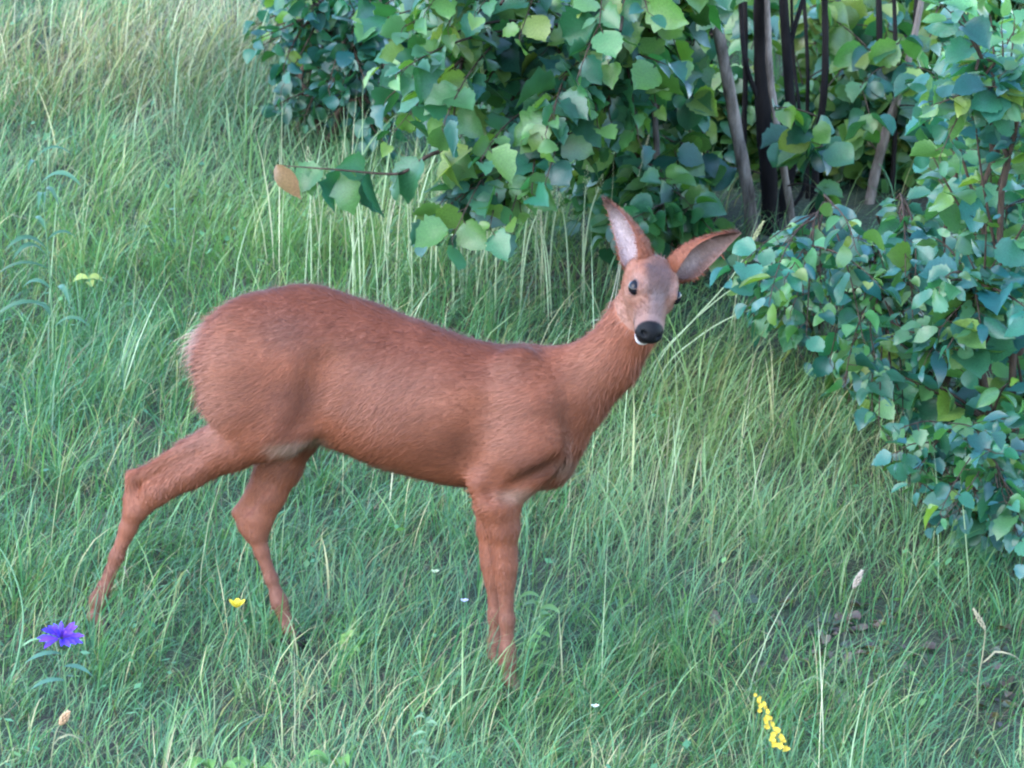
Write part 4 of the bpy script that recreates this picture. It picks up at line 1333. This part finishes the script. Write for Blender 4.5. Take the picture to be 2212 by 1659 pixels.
# violet cornflower-like bloom
path, b0 = stalk_path((146, 1560), [(142, 1480), (134, 1415), (132, 1392)])
t = thing('violet_flower', 'violet-blue ragged meadow flower on a thin green stem', 'flower', b0)
stem_part(t, b0, path, 0.0022, 0.0018)
hc0 = path[-1]
V, Q = blob(hc0 + np.array([0, 0, 0.003]), 0.010, (0, -0.2, 1), 1.35)
me = mesh_np('bud_cup', V - b0, quads=Q); set_col(me, np.tile((0.05, 0.085, 0.05), (len(V), 1))); cup_o = obj('flower_cup', me, M_STEM, t)
for ring, (cnt, lift, ln, wd_) in enumerate(((12, 0.15, 0.052, 0.0095), (10, 0.9, 0.046, 0.0085), (8, 1.9, 0.040, 0.0075))):
    for k in range(cnt):
        an = 6.283 * (k + 0.5 * ring) / cnt + rf.normal(0, 0.12)
        out_ = norm(np.array([math.cos(an), math.sin(an) * 0.9 - 0.35, lift + rf.normal(0, 0.12)]))
        L_ = ln * rf.uniform(0.85, 1.15)
        pts = np.array([hc0 + np.array([0, 0, 0.012]) + out_ * L_ * q + np.array([0, 0, -0.010 * q * q]) for q in np.linspace(0, 1, 5)])
        col = np.array([0.085, 0.045, 0.48]) * rf.uniform(0.75, 1.25) if rf.random() < 0.6 else np.array([0.15, 0.05, 0.40])
        blade_part('petal', cup_o, b0, pts, np.array([0.12, 0.3, 0.7, 0.8, 0.12]) * wd_ * 0.75, np.array([rf.normal(0, 0.4), -0.7, 0.6]), col, M_PETAL, 0.45)
for (px, py, dx, L_) in ((140, 1470, -1, 0.07), (138, 1440, 1, 0.06), (134, 1412, -1, 0.075)):
    p = at_y(px, py, b0[1])
    pts = np.array([p + np.array([dx * q * L_, -0.02 * q, 0.02 * q - 0.035 * q * q]) for q in np.linspace(0, 1, 7)])
    blade_part('leaf', t, b0, pts, np.array([0.002, 0.005, 0.007, 0.007, 0.006, 0.003, 0.0004]), np.array([0, -0.4, 1.0]), (0.05, 0.13, 0.085), M_STEM)

# buttercup
path, b0 = stalk_path((536, 1490), [(530, 1420), (518, 1350), (512, 1312)])
t = thing('yellow_buttercup', 'small yellow buttercup below the hind legs of the deer', 'flower', b0)
stem_part(t, b0, path, 0.0014, 0.0011)
hc0 = path[-1]
V, Q = blob(hc0 + np.array([0, 0, 0.005]), 0.0045); me = mesh_np('flower_centre', V - b0, quads=Q); set_col(me, np.tile((0.45, 0.36, 0.03), (len(V), 1))); cen_o = obj('flower_centre', me, M_PETAL, t)
for k in range(5):
    an = 6.283 * k / 5 + 0.3
    out_ = np.array([math.cos(an), math.sin(an), 0.55])
    pts = np.array([hc0 + out_ * 0.017 * q + np.array([0, 0, 0.006 * q * q]) for q in np.linspace(0, 1, 5)])
    blade_part('petal', cen_o, b0, pts, np.array([0.002, 0.0055, 0.0075, 0.0068, 0.003]), np.array([-math.cos(an) * 0.4, -math.sin(an) * 0.4 - 0.2, 1.0]), (0.66, 0.50, 0.04), M_PETAL, 0.2)

# yellow flower spike
path, b0 = stalk_path((1722, 1740), [(1708, 1680), (1690, 1622), (1662, 1560), (1636, 1500)], 40)
t = thing('yellow_flower_spike', 'leaning yellow flower spike standing in the foreground grass', 'flower', b0)
stem_part(t, b0, path, 0.0022, 0.001)
for k in range(26):
    s_ = k / 25.0
    p = path[int(np.interp(s_, [0, 1], [len(path) * 0.52, len(path) - 1]))]
    an = k * 2.4
    V, Q = [], []
    c0 = p + np.array([math.cos(an), math.sin(an), 0.1]) * rf.uniform(0.005, 0.012) * (1.1 - 0.5 * s_) + rf.normal(0, 0.0015, 3)
    o_ = 0
    for j in range(5):
        a2 = 6.283 * j / 5 + an
        out_ = norm(np.array([math.cos(a2), -0.5 + 0.6 * math.sin(a2), math.sin(a2)]))
        L_ = 0.0078 * (1.1 - 0.55 * s_) * rf.uniform(0.6, 1.2)
        v, q = petal_strip(np.array([c0, c0 + out_ * L_ * 0.6, c0 + out_ * L_]), np.array([0.0012, 0.0036, 0.0012]), np.array([0.1, -1, 0.3]), 0.2)
        V.append(v); Q.append(q + o_); o_ += len(v)
    V = np.concatenate(V); me = mesh_np('floret', V - b0, quads=np.concatenate(Q)); set_col(me, np.tile(np.array([0.62, 0.43, 0.05]) * rf.uniform(0.8, 1.1), (len(V), 1)))
    obj('floret', me, M_PETAL, t)
for (px, py, dx) in ((1712, 1700, 1), (1705, 1680, -1)):
    p = at_y(px, py, b0[1])
    pts = np.array([p + np.array([dx * q * 0.07, -0.02 * q, 0.03 * q - 0.03 * q * q]) for q in np.linspace(0, 1, 6)])
    blade_part('leaf', t, b0, pts, np.array([0.002, 0.008, 0.011, 0.010, 0.006, 0.0004]), np.array([0, -0.4, 1.0]), (0.07, 0.15, 0.06), M_STEM)


def seed_stalk(name, label, base_px, others, r0=0.0016, head=0.05, head_r=0.0035, col=(0.16, 0.22, 0.11), hcol=(0.42, 0.36, 0.27), cat='grass stalk', group=None, leafs=1, spread=False):
    path, b = stalk_path(base_px, others, 30)
    t = thing(name, label, cat, b, group)
    stem_part(t, b, path, r0, r0 * 0.55, col, sides=5)
    if head:
        d = norm(path[-1] - path[-3])
        r_ = np.random.default_rng(int(base_px[0] * 7 + base_px[1]))
        VV, QQ, o_ = [], [], 0
        nn = 26 if spread else 34
        for k in range(nn):
            s_ = k / nn
            pr = head_r * (math.sin(math.pi * min(0.97, 0.08 + s_)) * 0.9 + 0.15) * (2.6 if spread else 1)
            an = k * 2.4
            side = norm(np.cross(d, [math.cos(an), math.sin(an), 0.2]))
            c = path[-1] + d * (s_ - 0.3) * head + side * pr
            v, q = blob(c, head_r * 0.42, norm(d + side * 0.5), 2.2, 4, 4)
            VV.append(v); QQ.append(q + o_); o_ += len(v)
        V = np.concatenate(VV); me = mesh_np('seed_head', V - b, quads=np.concatenate(QQ)); set_col(me, np.tile(np.array(hcol), (len(V), 1)) * r_.uniform(0.8, 1.2, (len(V), 1)))
        obj('seed_head', me, M_STEM, t)
    r_ = np.random.default_rng(int(base_px[0] * 3 + base_px[1]))
    for k in range(leafs):
        i = int(len(path) * r_.uniform(0.15, 0.5)); p = path[i]; sx = r_.choice([-1, 1]); L_ = r_.uniform(0.08, 0.16)
        pts = np.array([p + np.array([sx * q * L_ * 0.6, r_.normal(0, 0.005), L_ * (0.75 * q - 0.75 * q * q)]) for q in np.linspace(0, 1, 7)])
        blade_part('leaf', t, b, pts, np.array([0.0012, 0.002, 0.0024, 0.0022, 0.0018, 0.001, 0.0002]), np.array([0.2, -0.8, 0.6]), np.array(col) * 0.9, M_STEM)
    return t


seed_stalk('timothy_stalk', 'tall grass stalk with a pale cylindrical seed head in the foreground', (1800, 1560), [(1803, 1460), (1815, 1360), (1838, 1285), (1850, 1258)], 0.0018, 0.04, 0.005, hcol=(0.36, 0.29, 0.24))
seed_stalk('dry_seed_stalk', 'short stalk with a brown dried seed head near the violet flower', (108, 1690), [(112, 1630), (122, 1580), (136, 1556)], 0.0018, 0.03, 0.006, (0.20, 0.20, 0.11), (0.42, 0.26, 0.15), 'stalk')
seed_stalk('arching_stalk', 'long bare grass stalk arching over beside the violet flower', (8, 1500), [(36, 1430), (50, 1330), (30, 1240), (-12, 1165)], 0.0026, 0, 0.004, (0.13, 0.25, 0.13))
seed_stalk('withered_stalk', 'withered stalk with a frayed tip near the gap of leaf litter', (2112, 1560), [(2112, 1480), (2122, 1420), (2128, 1365), (2120, 1345)], 0.002, 0.05, 0.004, (0.22, 0.20, 0.12), (0.36, 0.30, 0.20))
# long leaning stalks behind the muzzle
for j, (b_, o_, hd_, lb) in enumerate((((1385, 860), [(1430, 770), (1500, 690), (1580, 600), (1632, 510)], 0.06, 'leaning grass stalk with a plump seed head beside the low ear of the deer'),
                                       ((1375, 850), [(1420, 775), (1480, 710), (1560, 640), (1640, 590)], 0.0, 'bare pale grass stalk leaning right behind the muzzle of the deer'),
                                       ((1390, 880), [(1440, 790), (1500, 735), (1570, 690), (1650, 660)], 0.0, 'lowest leaning grass stalk behind the muzzle of the deer'))):
    seed_stalk('leaning_stalk', lb, b_, o_, 0.0026, hd_, 0.004, (0.24, 0.30, 0.17), (0.36, 0.36, 0.18), group='stalks leaning behind the muzzle', leafs=0)
for j, (b_, o_) in enumerate((((1292, 770), [(1305, 700), (1325, 630), (1340, 560)]), ((1318, 770), [(1322, 700), (1333, 620), (1350, 520)]))):
    seed_stalk('straw_stalk', 'pale straw stalk rising against the nape of the deer', b_, o_, 0.0022, 0, 0.003, (0.42, 0.38, 0.27), group='straw stalks at the nape', leafs=1)
for j, (b_, o_, lb) in enumerate((((1415, 640), [(1425, 560), (1445, 490), (1475, 425)], 'thin seeding grass stalk rising between the ears of the deer'),
                                  ((1335, 640), [(1345, 540), (1365, 440), (1392, 330)], 'tall straw-coloured grass stalk beside the upright ear of the deer'))):
    seed_stalk('fine_seed_stalk', lb, b_, o_, 0.0018, 0.07, 0.003, (0.30, 0.29, 0.17), (0.40, 0.36, 0.24), leafs=0)
# upright flowering grasses under the overhanging leaves
for k in range(44):
    bx = rf.uniform(640, 1290); by = rf.uniform(640, 720)
    H_ = rf.uniform(210, 330) * (0.8 if bx > 1150 else 1)
    lx = rf.normal(4, 14)
    seed_stalk('upright_grass_stalk', 'upright pale grass stalk behind the back of the deer', (bx, by), [(bx + lx * 0.3, by - H_ * 0.4), (bx + lx * 0.8, by - H_ * 0.75), (bx + lx * 1.6, by - H_)],
               rf.uniform(0.0020, 0.0030), rf.choice([0.05, 0.07, 0.08]), 0.0026, np.array([0.33, 0.40, 0.24]) * rf.uniform(0.7, 1.2), (0.36, 0.34, 0.21), group='upright stalks behind the deer', leafs=0, spread=True)


def herb(name, label, base_px, top_px, leaves, col, r0=0.003, cat='weed', wmax=0.012, stem_col=GREEN_STEM):
    path, b = stalk_path(base_px, [((base_px[0] + top_px[0]) / 2 + 6, (base_px[1] + top_px[1]) / 2), top_px], 24)
    t = thing(name, label, cat, b)
    stem_part(t, b, path, r0, r0 * 0.5, stem_col)
    for (s_, ang, L_, rise, wm) in leaves:
        p = path[int(s_ * (len(path) - 1))]
        dx, dy = math.cos(ang), math.sin(ang)
        pts = np.array([p + np.array([dx * q * L_ * 0.85, dy * q * L_ * 0.6, L_ * (rise * q - (rise * 0.55 + 0.35) * q * q)]) for q in np.linspace(0, 1, 9)])
        wv = np.interp(np.linspace(0, 1, 9), [0, 0.2, 0.5, 0.8, 1], [0.15, 0.7, 1, 0.6, 0.02]) * wm
        blade_part('leaf', t, b, pts, wv, np.array([-0.2 * dx, -0.5, 0.9]), np.array(col) * rf.uniform(0.8, 1.2), M_GRASS, 0.35)
    return t


herb('tall_blue_green_weed', 'tall weed with long arching blue-green leaves in the meadow', (120, 830), (82, 335),
     [(s_, rf.uniform(0, 6.28), rf.uniform(0.10, 0.20), rf.uniform(0.5, 1.0), rf.uniform(0.005, 0.009)) for s_ in np.linspace(0.25, 1.0, 16)], (0.05, 0.13, 0.07))
herb('lime_leaved_weed', 'small weed with a few lime-yellow leaves in dark grass', (192, 690), (190, 602),
     [(1.0, 0.3, 0.045, 0.4, 0.012), (1.0, 2.9, 0.045, 0.35, 0.012), (0.95, 5.0, 0.04, 0.3, 0.011), (0.8, 1.2, 0.04, 0.3, 0.01)], (0.26, 0.30, 0.07), 0.0018)
for (bx, by, tx, ty, sd_, lb) in ((735, 1690, 720, 1600, 0, 'broad bright green leaf standing up among the foreground grass'), (470, 1700, 455, 1610, 1, 'tuft of broad green leaves in front of the hind legs'), (560, 1690, 552, 1620, 2, 'fan of wide green blades in the foreground grass')):
    herb('broad_leaved_weed', lb, (bx, by), (tx, ty + 60), [(0.1 + 0.2 * k, 4.4 + rf.normal(0, 0.8), rf.uniform(0.08, 0.12), rf.uniform(1.1, 1.6), rf.uniform(0.008, 0.013)) for k in range(5)], (0.12, 0.24, 0.05), 0.002)
herb('pale_leafy_weed', 'pale green leafy weed beside the front legs', (1160, 1450), (1165, 1290),
     [(s_, rf.uniform(0, 6.28), rf.uniform(0.03, 0.055), rf.uniform(0.2, 0.7), rf.uniform(0.006, 0.010)) for s_ in np.linspace(0.3, 1, 14)], (0.13, 0.24, 0.08), 0.002)
herb('clover_like_weed', 'low light green weed under the belly of the deer', (755, 1440), (750, 1365),
     [(s_, rf.uniform(0, 6.28), rf.uniform(0.025, 0.04), rf.uniform(0.2, 0.6), rf.uniform(0.007, 0.011)) for s_ in np.linspace(0.4, 1, 10)], (0.14, 0.25, 0.06), 0.0016)
herb('whitish_weed', 'slim whitish-green weed in the foreground before the front legs', (922, 1680), (916, 1540),
     [(s_, rf.uniform(0, 6.28), rf.uniform(0.02, 0.045), rf.uniform(0.3, 0.8), rf.uniform(0.003, 0.006)) for s_ in np.linspace(0.3, 1, 16)], (0.15, 0.25, 0.14), 0.002)
# small pale blossoms scattered in the sward
for (px, py, bx, by, c_, lb) in ((1003, 1300, 1006, 1390, (0.62, 0.58, 0.75), 'small pale lilac blossom in the grass left of the front legs'),
                                 (940, 1237, 944, 1320, (0.70, 0.72, 0.45), 'tiny cream blossom in the grass under the chest'),
                                 (1285, 1528, 1290, 1600, (0.72, 0.74, 0.66), 'tiny white blossom in the foreground grass')):
    path, b0 = stalk_path((bx, by), [((px + bx) / 2, (py + by) / 2), (px, py)], 12)
    t = thing('small_blossom', lb, 'flower', b0)
    stem_part(t, b0, path, 0.0011, 0.0009)
    for k in range(5):
        an = 6.283 * k / 5
        out_ = np.array([math.cos(an), math.sin(an), 0.6])
        pts = np.array([path[-1] + out_ * 0.009 * q for q in np.linspace(0, 1, 4)])
        blade_part('petal', t, b0, pts, np.array([0.0012, 0.0034, 0.004, 0.001]), np.array([-math.cos(an) * 0.4, -0.3, 1.0]), c_, M_PETAL, 0.2)

# fallen leaves in the bare gap
r = np.random.default_rng(99)
VV, QQ, CC, UU, o_ = [], [], [], [], 0
for k in range(200):
    c = gnd(*((1830 + r.normal(0, 110), 1390 + r.normal(0, 50)) if k < 130 else (2170 + r.normal(0, 60), 1520 + r.normal(0, 60))))
    c = c + np.array([0, 0, r.uniform(0.002, 0.015)])
    v, q, uv = LEAF_RAW[('round', 'hazel', 'narrow')[r.integers(3)]][r.integers(6)]
    fr = frame(np.append(r.normal(0, 1, 2), r.normal(0, 0.15)), norm(np.array([0, 0, 1.0]) + r.normal(0, 0.3, 3)))
    VV.append((v * r.uniform(0.018, 0.038)) @ fr.T + c); QQ.append(q + o_); UU.append(uv); o_ += len(v)
    CC.append(np.tile(np.array([[0.10, 0.065, 0.055], [0.06, 0.045, 0.045], [0.16, 0.11, 0.085], [0.05, 0.07, 0.05]])[r.integers(4)] * r.uniform(0.7, 1.3), (len(v), 1)))
me = mesh_np('leaf_litter', np.concatenate(VV), quads=np.concatenate(QQ)); set_col(me, np.concatenate(CC)); set_uv(me, np.concatenate(UU))
o = obj('leaf_litter', me, M_FOLIAGE); o['kind'] = 'stuff'; o['category'] = 'leaf litter'; o['label'] = 'brown fallen leaves in the bare gap of the grass'
